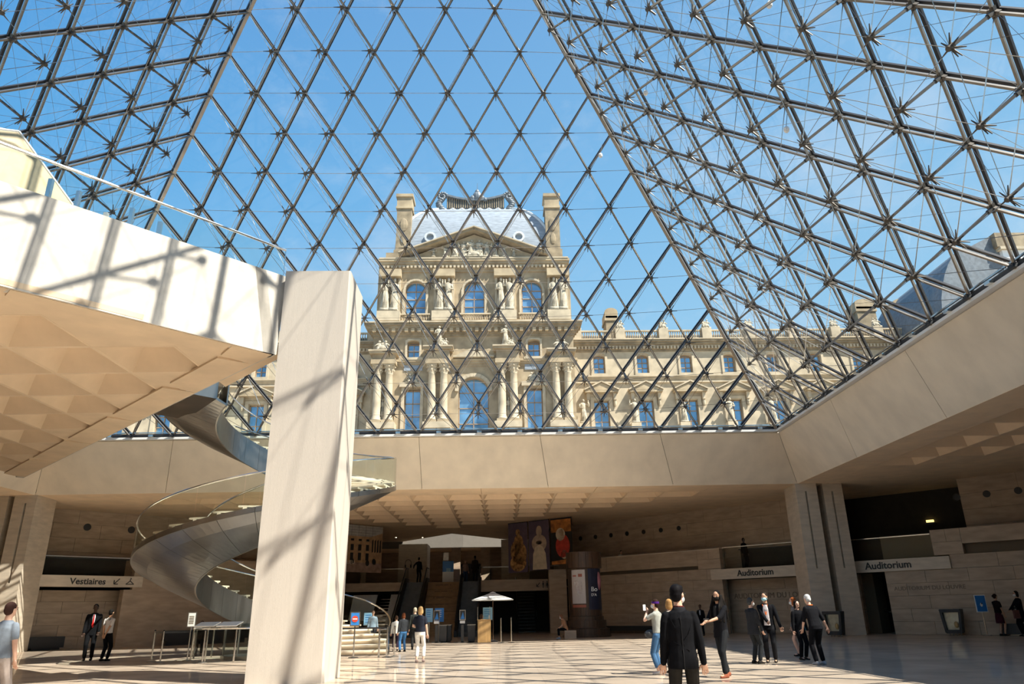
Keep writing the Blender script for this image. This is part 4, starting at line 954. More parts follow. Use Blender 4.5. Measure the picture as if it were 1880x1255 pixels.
# statues standing on the ledges
for x, z, lab in ((-1.9, 16.33, 'pale stone statue group on the ledge left of the pavilion centre'), (4.62, 16.33, 'pale stone statue group on the ledge right of the pavilion centre')):
    t_ = thing('stone_statue', (x, yF-.75, z), lab, 'statue'); inst(FIG[0], 'standing_figure', t_, (x-.15, yF-.75, z), scale=(.95, .9, .86)); inst(GRP, 'crouching_figure', t_, (x+.4, yF-.8, z-.1), scale=(.7, .7, .7))
for x, lab in ((-7.5, 'low stone trophy on the outer left ledge of the pavilion'), (9.9, 'low stone trophy on the outer right ledge of the pavilion')):
    o = inst(GRP, 'stone_trophy', None, (x, yF-.8, 15.8), scale=(1.3, .8, .9)); tag(o, lab, 'statue')
# niche statues between the paired columns
for x, s_ in ((-7.3, 0), (-2.1, 1), (4.7, 0), (9.9, 1)): inst(FIG[s_], 'niche_statue', pv, (x, yF-.25, 9.1), scale=(.8, .8, .85))
# ---------------------------------------------------------------- wings
YW = 54.0
def wing(name, label, x0, x1, wins, statx):
    wg = thing(name, ((x0+x1)/2, YW, 0), label, 'building')
    lo = [(c-.78, c+.78, 7.5, 11.9) for c in wins]; hi = [(c-.6, c+.6, 14.85, 16.85) for c in wins]
    mb = holed(MB(), x0, x1, 0, 17.3, YW, YW+.7, lo+hi)
    for c in wins: spandrel(mb, c, .6, 16.6, 16.85, YW, YW+.7, .25)
    mb.build('wall', 'pst2', wg); MB().box(x0, x1, YW+.75, YW+1, 0, 17.3).build('inner_wall', 'pane', wg)
    mb = cornice(MB(), x0, x1, 17.2, 18.38, YW, 5, .65, 1.4, False); mb.build('cornice', 'pdark', wg)
    tag(dentils(x0, x1, 17.45, 17.75, YW-.12, .36, .22).build('brackets', 'pst2', wg), kind='stuff')
    MB().box(x0, x1, YW-.72, YW+1, 18.36, 18.46).build('cornice_cap', 'pst2', wg)
    mb = cornice(MB(), x0, x1, 14.1, 14.55, YW, 3, .3, .3, False); mb.build('string_course', 'pst2', wg)
    MB().box(x0, x1, YW-.2, YW, 13.75, 13.9).build('string_course', 'pst2', wg)
    baluster_row(wg, x0, x1, 18.5, 19.5, YW-.3, statx)
    for s_ in statx: MB().box(s_-.5, s_+.5, YW-.65, YW+.1, 18.46, 19.62).build('pedestal', 'pst2', wg)
    MB().prism([(x0, YW+1, 18.3), (x0, YW+3.2, 20.05), (x0, YW+9, 20.6), (x0, YW+9, 18.3)], (x1-x0, 0, 0)).build('roof', 'lead_shaded_slate', wg)
    MB().box(x0, x1, YW+3.0, YW+3.4, 20.0, 20.2).build('ridge', 'lead_shaded_slate', wg)
    for c in wins:
        archwin(wg, c, .76, 7.6, 11.87, YW+.45, arch=False, cols=2, rows=4); archwin(wg, c, .58, 14.9, 16.62, YW+.45, cols=2, rows=3, low=True)
        mb = MB()
        for s_ in (-1, 1):
            mb.box(c+s_*.96-.18, c+s_*.96+.18, YW-.12, YW, 7.4, 12.1).box(c+s_*.74-.12, c+s_*.74+.12, YW-.1, YW, 14.6, 16.7)
            mb.box(c+s_*1.38-.16, c+s_*1.38+.16, YW-.45, YW, 11.9, 12.6).ell((c+s_*1.38, YW-.2, 11.6), (.16, .2, .45), 8, 6)
        mb.box(c-1.14, c+1.14, YW-.14, YW, 11.95, 12.25); spandrel(mb, c, .66, 16.75, 17.1, YW-.1, YW, .25); mb.build('window_surround', 'pst2', wg)
        mb = MB().box(c-1.7, c+1.7, YW-.75, YW, 12.62, 12.82); mb.prism([(c-1.72, YW-.75, 12.8), (c+1.72, YW-.75, 12.8), (c, YW-.75, 13.62)], (0, .75, 0)); mb.build('pediment', 'pst', wg)
        mb = MB()
        for s_ in (-1, 1): mb.obox((c+s_*1.8, YW-.45, 12.88), (c, YW-.45, 13.74), .13, .85, (0, 1, 0))
        mb.build('raking_cap', 'pst2', wg)
        MB().box(c-.9, c+.9, YW-.2, YW, 14.55, 14.8).build('sill', 'pst2', wg)
    return wg
def mirror(x): return 2*PCX-x
win_r = [14.28+4.58*i for i in range(12)]; stx_r = [12.0+4.6*i for i in range(13)]
wgr = wing('palace_wing', 'long cream stone palace wing stretching right of the domed pavilion', 11.3, 72, win_r, stx_r)
win_l = [mirror(x) for x in win_r[:6]]; stx_l = [mirror(x) for x in stx_r[:6]]
wgl = wing('palace_wing', 'cream stone palace wing left of the domed pavilion, mostly hidden by the pillar', -38, mirror(11.3), win_l, stx_l)
ordn = ['first', 'second', 'third', 'fourth', 'fifth', 'sixth', 'seventh', 'eighth', 'ninth']
for i, x in enumerate(stx_r[:9]):
    o = inst(GRP, 'statue_group', None, (x, YW-.28, 19.66), scale=(.85, .8, .88)); tag(o, '%s stone statue group from the pavilion along the right wing roofline' % ordn[i], 'statue', 'statue groups on the wing roofline')
for i, x in enumerate([12.3, 17.55, 22.5, 27.3, 31.6, 36.2]):
    t_ = thing('stone_statue', (x, YW-.6, 9.5), '%s standing stone statue from the pavilion beside the right wing windows' % ordn[i], 'statue', 'standing statues along the right wing')
    MB().box(x-.5, x+.5, YW-1.0, YW-.02, 6, 9.32).build('pedestal', 'pst2', t_); inst(FIG[i % 2], 'figure', t_, (x, YW-.6, 9.5))
for i, x in enumerate(stx_l[:3]):
    o = inst(GRP, 'statue_group', None, (x, YW-.28, 19.66), scale=(.85, .8, .88)); tag(o, '%s stone statue group from the pavilion along the left wing roofline' % ordn[i], 'statue')
def chimney(x, y, w_, z0, z1, label, lean=0):
    t_ = thing('roof_chimney', (x, y, z0), label, 'chimney'); mb = MB(); mb.box(x-w_/2+.08, x+w_/2-.08, y, y+2.2, z0, z1-.9).build('stack', 'pdark', t_)
    mb = MB().box(x-w_/2-.05, x+w_/2+.05, y-.1, y+2.3, z1-1.5, z1-1.2).box(x-w_/2, x+w_/2, y, y+2.2, z1-1.2, z1-.45)
    mb.prism([(x-w_/2, y, z1-.45)]+[(x+w_/2*math.cos(a), y, z1-.45+.5*math.sin(a)) for a in [math.pi*(8-i)/8 for i in range(9)]], (0, 2.2, 0)); mb.build('cap', 'pst', t_)
chimney(16.3, YW+2.5, 1.45, 19.5, 23.3, 'round-topped stone chimney on the right wing roof, close to the pavilion')
chimney(45.2, YW+2.8, 2.3, 19.5, 24.3, 'stone chimney on the far right wing roof, left of the pair')
chimney(49.6, YW+2.8, 2.3, 19.5, 24.3, 'stone chimney on the far right wing roof, right of the pair')
# corner pavilion at the far right
cp = thing('corner_pavilion', (54, 46, 0), 'slate mansard roof and pale attic of a palace pavilion at the right edge', 'building')
MB().box(46.4, 66, 46, 62, 0, 18).build('wall', 'pst', cp)
pts = [(46.6+4.4*(i/8)**1.3, 17.6+7.6*math.sin(i/8*math.pi/2)**.85) for i in range(9)]
MB().prism([(66, 46.2, 17.6)]+[(66, 46.2, 26.3), (53.2, 46.2, 26.3)]+[(x, 46.2, z) for x, z in reversed(pts)], (0, 14, 0)).build('mansard_roof', 'lead_shaded_slate', cp)  # slate roof, shade put into its colour by the darker lead material
MB().box(53.4, 66, 45.6, 47, 24.9, 26.45).build('cornice', 'pdark', cp)
MB().box(53.9, 66, 45.8, 47, 17.6, 24.9).build('attic_wall', 'white', cp)
MB().box(53.6, 66, 45.5, 46.5, 24.6, 24.9).build('attic_cap', 'pst2', cp)
# ================================================================ PEOPLE
skins = {'light': (.62, .36, .25), 'tan': (.47, .26, .16), 'dark': (.07, .035, .022)}
for n_, c_ in skins.items(): M['skin_'+n_] = mat('skin_'+n_, c_, .55, var=.05, scale=12)
def remeshed(mb, name, matl, vox, smooth=3):
    me = mb.mesh('tmp', matl); o = bpy.data.objects.new('tmp', me); COL.objects.link(o)
    r = o.modifiers.new('r', 'REMESH'); r.mode = 'VOXEL'; r.voxel_size = vox; r.use_smooth_shade = True
    s_ = o.modifiers.new('s', 'SMOOTH'); s_.iterations = smooth; s_.factor = .5
    dg = bpy.context.evaluated_depsgraph_get(); dg.update()
    out = bpy.data.meshes.new_from_object(o.evaluated_get(dg)); bpy.data.objects.remove(o); bpy.data.meshes.remove(me)
    out.name = name; out.materials.clear(); out.materials.append(M[matl] if isinstance(matl, str) else matl); out.polygons.foreach_set('use_smooth', [True]*len(out.polygons)); return out
def ik(a, b, l1, l2, pole):
    d = b-a; L = min(d.length, (l1+l2)*.998); dn_ = d.normalized(); b = a+dn_*L
    x = (l1*l1-l2*l2+L*L)/(2*L); h = math.sqrt(max(0, l1*l1-x*x)); pv_ = (V(pole)-dn_*V(pole).dot(dn_)).normalized()
    return a+dn_*x+pv_*h, b
def limb(mb, pts, rs, n=9):
    for (p, q), (r, s_) in zip(zip(pts, pts[1:]), zip(rs, rs[1:])): mb.tube(p, q, r, n, s_)
    for p, r in zip(pts, rs): mb.ell(p, (r, r, r), n, 6)
def ring(c, rx, ry, ax, ay, n=16): return [c+ax*(rx*math.cos(a))+ay*(ry*math.sin(a)) for a in [6.283185*i/n for i in range(n)]]
NP = [0]
def person(label, x, y, heading, H=1.7, skin='light', top='black_suit', topc=(.012, .012, .014), bot=(.015, .015, .017), hair=(.02, .015, .012), lh=None, rh=None, feet=((-.1, 0), (.1, .03)),
           lean=0, twist=0, headyaw=0, headpitch=0, sleeve='long', hem=.86, hairstyle='short', mask=None, build=1.0, skirt=None, shoe=(.02, .018, .016), zf_=F, sit=None, shirt=None, tie=None, lanyard=None,
           vox=.014, group=None, extra=None, sockless=False):
    s = H/1.75; g_ = thing('person', (x, y, zf_), label, 'person', group); g_.rotation_euler = (0, 0, -heading)
    def put(me, name, loc=None):
        o = bpy.data.objects.new(name, me); COL.objects.link(o); o.parent = g_; o.scale = (s, s, s); return o
    pz = .93 if sit is None else sit+.09
    PEL = V((0, 0, pz)); Rl = Matrix.Rotation(twist, 3, 'Z') @ Matrix.Rotation(-lean, 3, 'X')
    def U(px, py, z): return PEL+Rl @ V((px, py, z-.93))
    ax, ay = Rl @ V((1, 0, 0)), Rl @ V((0, 1, 0))
    shL, shR = U(-.163*build, -.012, 1.39), U(.163*build, -.012, 1.39)
    if lh is None: lh = (-.26, .04, .80)
    if rh is None: rh = (.26, .04, .80)
    dzs = pz-.93
    lh, rh = V((lh[0], lh[1], lh[2]+dzs)), V((rh[0], rh[1], rh[2]+dzs))
    elL, wrL = ik(shL, lh, .28, .25, (-.5, -.8, -.3)); elR, wrR = ik(shR, rh, .28, .25, (.5, -.8, -.3))
    hipL, hipR = PEL+V((-.09, 0, -.03)), PEL+V((.09, 0, -.03))
    fL = V((feet[0][0], feet[0][1], .085)); fR = V((feet[1][0], feet[1][1], .085))
    knL, anL = ik(hipL, fL, .43, .42, (-.05, 1, 0)); knR, anR = ik(hipR, fR, .43, .42, (.05, 1, 0))
    hc = U(0, .02, 1.63); Rh = Rl @ Matrix.Rotation(headyaw, 3, 'Z') @ Matrix.Rotation(-headpitch, 3, 'X')
    def Hd(px, py, pz_): return hc+Rh @ V((px, py, pz_))
    # body: one continuous skin
    b = MB()
    b.loft([ring(U(0, 0, z), rx*build, ry, ax, ay) for z, rx, ry in ((.86, .13, .10), (.95, .15, .11), (1.06, .125, .09), (1.2, .14, .10), (1.33, .155, .105), (1.42, .12, .08), (1.47, .06, .05))])
    b.tube(U(0, -.01, 1.42), Hd(0, -.01, -.06), .058, 10, .052)
    b.ell(Hd(0, -.005, .02), (.073, .093, .10), 14, 10, Rh); b.ell(Hd(0, .022, -.045), (.056, .066, .07), 12, 8, Rh)
    b.ell(Hd(0, .096, -.012), (.014, .018, .022), 6, 5, Rh); b.ell(Hd(0, .078, -.055), (.026, .016, .010), 6, 5, Rh)
    for s2 in (-1, 1): b.ell(Hd(s2*.076, -.005, -.005), (.012, .02, .032), 6, 5, Rh)
    for sh, el, wr, sg in ((shL, elL, wrL, -1), (shR, elR, wrR, 1)):
        limb(b, [sh, el, wr], [.052, .040, .028])
    for hp_, kn, an in ((hipL, knL, anL), (hipR, knR, anR)):
        limb(b, [hp_, kn+(hp_-kn)*.02, kn, kn+(an-kn)*.3, an], [.082, .055, .052, .054, .036])
        b.ell(an+V((0, .06, -.045)), (.04, .11, .032), 8, 6)
    put(remeshed(b, 'body', 'skin_'+skin, vox), 'body')
    # hands: palm, four unequal bent fingers, thumb from the side
    for el, wr, sg in ((elL, wrL, -1), (elR, wrR, 1)):
        d = (wr-el).normalized(); side_ = d.cross(V((0, 1, 0)) if abs(d.y) < .8 else V((0, 0, 1))).normalized(); nrm = side_.cross(d).normalized()
        hm_ = MB(); hm_.sm = True; pc = wr+d*.045
        fr_ = lambda u, v_, w_: wr+d*u+side_*v_+nrm*w_
        hm_.loft([ring(wr-d*.01, .026, .02, side_, nrm, 8), ring(fr_(.03, 0, 0), .036, .018, side_, nrm, 8), ring(fr_(.085, 0, 0), .041, .014, side_, nrm, 8)])
        for q_, (ln_, v_) in enumerate(((.068, -.03), (.078, -.01), (.073, .011), (.056, .030))):
            p0, p1, p2 = fr_(.08, v_, 0), fr_(.08+ln_*.5, v_*1.05, .008), fr_(.08+ln_*.85, v_*1.02, .032)
            hm_.tube(p0, p1, .0092, 6, .0085).ell(p1, (.0088,)*3, 6, 4).tube(p1, p2, .0085, 6, .0065).ell(p2, (.0066,)*3, 6, 4)
        t0, t1, t2 = fr_(.025, -.03*1, .0), fr_(.055, -.055, .012), fr_(.08, -.058, .028)
        hm_.tube(t0, t1, .0115, 6, .0100).ell(t1, (.010,)*3, 6, 4).tube(t1, t2, .0100, 6, .0075).ell(t2, (.0076,)*3, 6, 4)
        put(hm_.mesh('hand', 'skin_'+skin), 'hand')
    # upper garment
    tm = cloth('cloth_%d_%d_%d' % tuple(int(c*255) for c in topc), topc); e = .017
    t_ = MB(); hz = hem
    prof = [(1.475, .070, .060), (1.45, .105, .078), (1.425, .148, .095), (1.36, .180, .118), (1.25, .175, .122), (1.1, .158, .115), (1.0, .163, .122), (.93, .172, .128), (.86, .178, .132), (.78, .184, .138), (.7, .19, .14), (.5, .2, .15)]
    pr_ = [p for p in prof if p[0] > hz]+[(hz, .178+(.86-hz)*.08, .132+(.86-hz)*.06)]
    def Uc(z): return U(0, -.004, z) if z >= .93 else PEL+V((0, -.004, z-.93))+(Rl @ V((0, 0, 0)))
    t_.loft([ring(Uc(z), rx*build, ry, ax if z > .9 else V((1, 0, 0)), ay if z > .9 else V((0, 1, 0))) for z, rx, ry in reversed(pr_)])
    for sh, el, wr in ((shL, elL, wrL), (shR, elR, wrR)):
        if sleeve == 'long': limb(t_, [sh, sh+(el-sh)*.25, el, wr], [.056, .064, .054, .040])
        elif sleeve == 'short': limb(t_, [sh, sh+(el-sh)*.25, sh+(el-sh)*.62], [.056, .062, .062])
        elif sleeve == 'rolled': limb(t_, [sh, sh+(el-sh)*.25, el, el+(wr-el)*.15], [.056, .062, .054, .050])
    put(remeshed(t_, 'upper_garment', tm, vox), 'jacket' if top == 'black_suit' else 'shirt')
    # lower garment
    bmt = cloth('cloth_%d_%d_%d' % tuple(int(c*255) for c in bot), bot); t_ = MB()
    if skirt:
        t_.loft([ring(PEL+V((0, 0, z-.93)), rx, ry, V((1, 0, 0)), V((0, 1, 0))) for z, rx, ry in ((skirt, .19, .16), ((skirt+.93)/2, .19, .15), (.93, .165, .12), (1.0, .15, .11))])
        put(remeshed(t_, 'skirt', bmt, vox), 'skirt')
    else:
        t_.loft([ring(PEL+V((0, 0, z)), rx*build, ry, V((1, 0, 0)), V((0, 1, 0))) for z, rx, ry in ((-.10, .155, .118), (0, .165, .122), (.08, .152, .11))])
        for hp_, kn, an in ((hipL, knL, anL), (hipR, knR, anR)):
            k_ = .9 if not sockless else .72
            limb(t_, [hp_+V((0, 0, .0)), kn, kn+(an-kn)*.5, kn+(an-kn)*k_], [.094*build, .070, .066, .060])
        put(remeshed(t_, 'trousers', bmt, vox), 'trousers')
    sm_ = cloth('shoe_%d_%d_%d' % tuple(int(c*255) for c in shoe), shoe, .5)
    for an in (anL, anR):
        q = MB(); q.sm = True; c = an
        q.loft([ring(V((c.x, c.y-.07+yy, zz_/2+.0)), w_, zz_/2, V((1, 0, 0)), V((0, 0, 1)), 10) for yy, w_, zz_ in ((-.015, .02, .05), (0, .036, .085), (.06, .042, .10), (.12, .046, .075), (.18, .046, .058), (.22, .032, .045), (.235, .012, .03))])
        put(q.mesh('shoe', sm_), 'shoe')
    # hair
    hmt = cloth('hair_%d_%d_%d' % tuple(int(c*255) for c in hair), hair, .6); q = MB()
    if hairstyle != 'bald':
        q.ell(Hd(0, -.022, .045), (.082, .092, .088), 14, 9, Rh); q.ell(Hd(0, -.045, .0), (.078, .07, .085), 12, 8, Rh)
        if hairstyle == 'quiff': q.ell(Hd(.01, .035, .088), (.055, .05, .034), 8, 6, Rh)
        if hairstyle in ('bob', 'long', 'dreads'):
            q.ell(Hd(0, -.05, -.06), (.085, .06, .09), 12, 8, Rh)
            for s2 in (-1, 1): q.ell(Hd(s2*.07, -.01, -.04), (.022, .05, .085), 8, 6, Rh)
        if hairstyle in ('long', 'dreads'):
            for s2 in (-1, 1):
                for j in range(3 if hairstyle == 'long' else 9):
                    q.path([Hd(s2*(.066+.010*(j % 3)), -.05+.03*(j % 3)-.02, .02), U(s2*(.095+.02*(j % 3)), -.10+.055*(j % 5), 1.40), U(s2*(.10+.02*(j % 3)), -.10+.062*(j % 5), 1.22 if hairstyle == 'long' else 1.05+.02*j)], .024, 6)
            if hairstyle == 'long': q.ell(U(0, -.09, 1.38), (.085, .045, .16), 10, 8)
        if hairstyle == 'bun': q.ell(Hd(0, -.13, .03), (.045, .04, .045), 8, 6, Rh)
        put(remeshed(q, 'hair', hmt, vox*.8, 2), 'hair')
    else:
        q.ell(Hd(0, -.03, -.005), (.078, .075, .06), 12, 8, Rh); put(remeshed(q, 'hair', hmt, vox*.8, 2), 'hair')
    # eyes
    for s2 in (-1, 1):
        q = MB(); q.sm = True; q.ell(Hd(s2*.03, .086, .012), (.011, .006, .006), 8, 5, Rh); put(q.mesh('eye', 'ink'), 'eye')
        q = MB(); q.obox(Hd(s2*.016, .090, .034), Hd(s2*.046, .082, .034), .008, .006, Rh @ V((0, 1, 0))); put(q.mesh('eyebrow', hmt), 'eyebrow')
    if mask:
        q = MB(); q.sm = True; q.ell(Hd(0, .043, -.048), (.066, .068, .056), 12, 8, Rh)
        mm_ = cloth('mask_%d_%d_%d' % tuple(int(c*255) for c in mask), mask, .8)
        put(q.mesh('face_mask', mm_), 'face_mask')
        q = MB()
        for s2 in (-1, 1): q.tube(Hd(s2*.062, .04, -.02), Hd(s2*.082, -.012, .0), .0035, 4).tube(Hd(s2*.058, .03, -.075), Hd(s2*.082, -.012, -.03), .0035, 4)
        put(q.mesh('mask_loop', mm_), 'mask_loop')
    if shirt:
        q = MB(); q.loft([ring(U(0, .108, 1.43), .035, .02, ax, ay, 8), ring(U(0, .125, 1.32), .045, .012, ax, ay, 8), ring(U(0, .125, 1.16), .028, .010, ax, ay, 8)] if shirt[3] < 1 else [ring(U(0, .105, 1.44), .05, .02, ax, ay, 8), ring(U(0, .122, 1.32), .07, .018, ax, ay, 8), ring(U(0, .118, 1.1), .075, .018, ax, ay, 8), ring(U(0, .122, .92), .08, .020, ax, ay, 8)])
        put(q.mesh('shirt_front', cloth('cloth_%d_%d_%d' % tuple(int(c*255) for c in shirt[:3]), shirt[:3])), 'shirt_front')
    if tie:
        q = MB(); q.prism([U(-.012, .142, 1.42), U(.012, .142, 1.42), U(.032, .142, 1.06), U(0, .142, 1.01), U(-.032, .142, 1.06)], ay*.01); put(q.mesh('tie', cloth('tie_red', tie)), 'tie')
    if lanyard:
        q = MB()
        if lanyard[3] == 0:
            for s2 in (-1, 1): q.obox(U(s2*.065, .10, 1.45), U(0, .150, 1.18), .018, .008, ay)
            q.box(-.0, .0, 0, 0, 0, 0) if False else None
        else: q.loft([ring(U(0, -.01, z), .085, .075, ax, ay, 14) for z in (1.455, 1.475)], False)
        put(q.mesh('lanyard', cloth('lanyard_%d' % int(lanyard[0]*255), lanyard[:3])), 'lanyard')
    if extra: extra(g_, put, U, Hd, Rh, ax, ay)
    NP[0] += 1
    hand_w = lambda wr, el: g_.matrix_basis
    g_['_h'] = 0; del g_['_h']
    Rz = Matrix.Rotation(-heading, 3, 'Z')
    return lambda p: V((x, y, zf_))+Rz @ (V(p)*s), wrL, wrR, elL, elR
BLK = (.008, .008, .0095); CHR = (.028, .029, .032); WHT = (.62, .60, .58); NAVY = (.022, .026, .04)
# foreground man in a black suit
def fgx(g_, put, U, Hd, Rh, ax, ay):
    q = MB(); q.sm = True; q.loft([ring(U(0, -.012, z), r, r*.86, ax, ay, 16) for z, r in ((1.425, .098), (1.47, .080), (1.49, .074), (1.49, .066), (1.45, .066))], False); put(q.mesh('collar', cloth('collar', (.017, .017, .02))), 'jacket_collar')
    q = MB(); q.loft([ring(U(0, -.008, z), .066, .058, ax, ay, 14) for z in (1.45, 1.505)], False); put(q.mesh('shirt_collar', cloth('shirt_collar', (.10, .022, .02))), 'shirt_collar')
    q = MB(); q.obox(V((.0, -.139, .80)), V((.0, -.128, 1.02)), .006, .006, (0, 1, 0)); put(q.mesh('vent', 'black'), 'back_vent')
    q = MB(); q.tube(U(0, -.128, 1.40), U(0, -.122, 1.0), .0025, 4); put(q.mesh('seam', 'black'), 'back_seam')
    q = MB()
    for s2 in (-1, 1): q.tube(Hd(s2*.080, -.01, .018), Hd(s2*.075, .085, .018), .004, 4)
    for s2 in (-1, 1): q.path([Hd(s2*.036+.026*math.cos(a), .098, .008+.02*math.sin(a)) for a in [6.2832*i/10 for i in range(11)]], .003, 4)
    put(q.mesh('glasses', 'ink'), 'glasses')
    # sleeve and shoulder folds
    for (p, q_) in (((-.12, -.108, 1.36), (.02, -.118, 1.05)), ((.10, -.11, 1.22), (.02, -.118, 1.12)), ((.13, -.10, 1.3), (.07, -.115, 1.18)), ((-.1, -.112, 1.1), (.08, -.118, 1.0))):
        f_ = MB(); f_.sm = True; f_.tube(U(*p), U(*q_), .002, 6, .005); put(f_.mesh('fold', cloth('cloth_3_3_3', BLK)), 'jacket_fold')
person('foreground man seen from behind in a black suit jacket with glasses', 6.01, -8.15, .12, 1.60, 'light', topc=BLK, bot=(.022, .020, .018), hair=(.008, .007, .008), hairstyle='quiff', headyaw=-.55, mask=(.72, .74, .75),
       lh=(-.235, .03, .84), rh=(.25, .0, .80), hem=.795, build=1.0, vox=.009, extra=fgx, feet=((-.12, 0), (.12, .02)))
T_, wl_, wr_, el_, er_ = person('tall man with long black dreadlocks and black mask holding a phone', 8.62, -.55, -2.15, 1.70, 'tan', topc=(.010, .010, .012), bot=(.018, .019, .021), hair=(.012, .010, .009), hairstyle='dreads',
       mask=(.012, .012, .012), sleeve='rolled', lh=(-.10, .42, 1.13), rh=(.14, .36, 1.08), feet=((-.16, .17), (.12, -.22)), shoe=(.22, .07, .04), headyaw=.35, hem=.78, shirt=(.03, .03, .03, .5), vox=.011)
p = T_(wl_+V((.02, .10, .04))); ph = thing('phone', p, 'small phone held up by the man with long dreadlocks', 'phone'); MB().box(p.x-.05, p.x+.06, p.y-.01, p.y+.01, p.z-.02, p.z+.01).build('case', 'black', ph); MB().box(p.x-.045, p.x+.055, p.y-.008, p.y+.008, p.z+.01, p.z+.013).build('screen', 'chrome', ph)
T_, wl_, wr_, el_, er_ = person('woman in blue jeans with a purple headband, holding a phone up to her face', 7.48, .45, -.95, 1.56, 'light', top='shirt', topc=(.30, .30, .27), bot=(.06, .13, .24), hair=(.03, .015, .01), hairstyle='short', mask=(.6, .6, .6),
       sleeve='short', lh=(-.05, .23, 1.44), rh=(.18, .15, .98), shoe=(.6, .55, .5), hem=.95, sockless=True, vox=.011,
       extra=lambda g_, put, U, Hd, Rh, ax, ay: put(MB().loft([ring(Hd(0, -.02, z), .088, .098, Rh @ V((1, 0, 0)), Rh @ V((0, 1, 0)), 14) for z in (.015, .065)], False).mesh('headband', cloth('purple', (.07, .02, .18))), 'headband'))
p = T_(wl_+V((0, .06, .1))); ph = thing('phone', p, 'white phone held up by the woman with the purple headband', 'phone'); MB().box(p.x-.03, p.x+.03, p.y-.006, p.y+.006, p.z-.05, p.z+.08).build('case', 'white', ph); MB().box(p.x-.026, p.x+.026, p.y+.006, p.y+.009, p.z-.045, p.z+.075).build('screen', 'black', ph)
p = T_((-.10, .16, .93)); bg_ = thing('shoulder_bag', p, 'small black bag hanging at the hip of the woman in jeans', 'bag'); MB().ell(p, (.13, .08, .09), 10, 8).build('pouch', 'black', bg_); MB().path([p+V((.1, 0, .05)), p+V((.12, -.05, .3)), p+V((.02, -.08, .5))], .008, 4).build('strap', 'black', bg_)
person('blonde woman mostly hidden behind the foreground man', 7.85, .75, -.3, 1.56, 'light', top='shirt', topc=(.35, .3, .25), bot=(.05, .05, .06), hair=(.38, .21, .08), hairstyle='bob', vox=.016)
person('grey-haired man in a charcoal suit and white mask facing right', 10.46, 2.96, 1.15, 1.58, 'light', topc=CHR, bot=(.026, .028, .030), hair=(.06, .06, .06), mask=(.7, .68, .64), rh=(.22, .14, .84), lh=(-.16, .38, .98), hem=.76, headyaw=-.1, shirt=(.7, .72, .74, .5), build=1.08, vox=.011)
person('dark-haired man in an open black suit and pale blue mask with an orange lanyard', 10.95, 3.25, -2.75, 1.71, 'tan', topc=BLK, bot=(.016, .016, .018), hair=(.03, .02, .015), mask=(.35, .62, .68), rh=(-.02, .30, 1.02), lh=(-.34, .10, .82), shirt=(.62, .56, .55, 1), lanyard=(.75, .16, .03, 0), hem=.80, build=1.1, vox=.011, headyaw=-.3)
person('red-haired woman in a grey patterned jacket and dark skirt with bare legs', 12.57, 5.5, -1.2, 1.60, 'light', topc=(.16, .15, .14), bot=(.015, .014, .014), hair=(.36, .10, .03), hairstyle='bob', mask=(.72, .70, .66), skirt=.60, hem=.82, lh=(-.12, .12, .82), rh=(.14, .16, .84), vox=.012)
person('dark-haired person in black half hidden behind the white-haired man', 12.05, 3.95, 2.9, 1.50, 'light', topc=BLK, bot=BLK, hair=(.015, .012, .01), hairstyle='bob', vox=.016)
person('white-haired man in black seen from behind, leaning left, with a yellow lanyard', 11.76, 2.17, -.25, 1.64, 'light', top='shirt', topc=(.010, .011, .015), bot=(.012, .012, .013), hair=(.55, .54, .52), lean=.20, twist=.15, sleeve='rolled', lh=(-.24, .22, .86), rh=(.36, -.02, .86), hem=.86, build=1.16, lanyard=(.75, .42, .02, 1), shoe=(.35, .36, .38), vox=.011, feet=((-.13, -.02), (.13, .05)))
def tote(x, y, z, c, label, s_=.2):
    t_ = thing('tote_bag', (x, y, z), label, 'bag'); MB().prism([(x-s_/2, y-.04, z), (x+s_/2, y-.04, z), (x+s_*.45, y-.03, z+s_*1.3), (x-s_*.45, y-.03, z+s_*1.3)], (0, .08, 0)).build('bag', cloth('tote_%d' % int(c[2]*99), c), t_); MB().path([(x-.06, y, z+s_*1.25), (x, y, z+s_*1.9), (x+.06, y, z+s_*1.25)], .008, 4).build('handle', 'black', t_)
tote(12.42, 4.75, F+.72, (.04, .28, .36), 'teal and blue bag between the red-haired woman and the white-haired man')
person('tall dark-skinned man in a black suit, white shirt and red tie', -10.91, 11.64, 2.75, 1.91, 'dark', topc=BLK, bot=BLK, hair=(.01, .009, .008), lh=(-.2, .16, .86), rh=(.24, .06, .84), hem=.76, shirt=(.6, .62, .66, .5), tie=(.42, .02, .02), build=1.1, vox=.014)
def strap(g_, put, U, Hd, Rh, ax, ay):
    q = MB(); q.obox(U(-.13, -.118, 1.18), U(.10, -.10, 1.44), .022, .01, ay); put(q.mesh('strap', 'ink'), 'bag_strap')
person('person in a white short-sleeved shirt seen from behind with hands clasped at the back', -10.02, 11.03, .2, 1.71, 'tan', top='shirt', topc=(.58, .54, .53), bot=BLK, hair=(.012, .010, .010), sleeve='short', lh=(-.04, -.17, .90), rh=(.04, -.18, .88), hem=.93, extra=strap, vox=.014)
person('balding man in a grey polo shirt and pale trousers cut off by the left edge', -3.50, -4.8, .25, 1.63, 'light', top='shirt', topc=(.20, .23, .27), bot=(.36, .30, .27), hair=(.05, .025, .02), hairstyle='short', sleeve='short', lh=(-.2, .28, 1.05), rh=(.25, .05, .82), hem=.90, build=1.12, vox=.012)
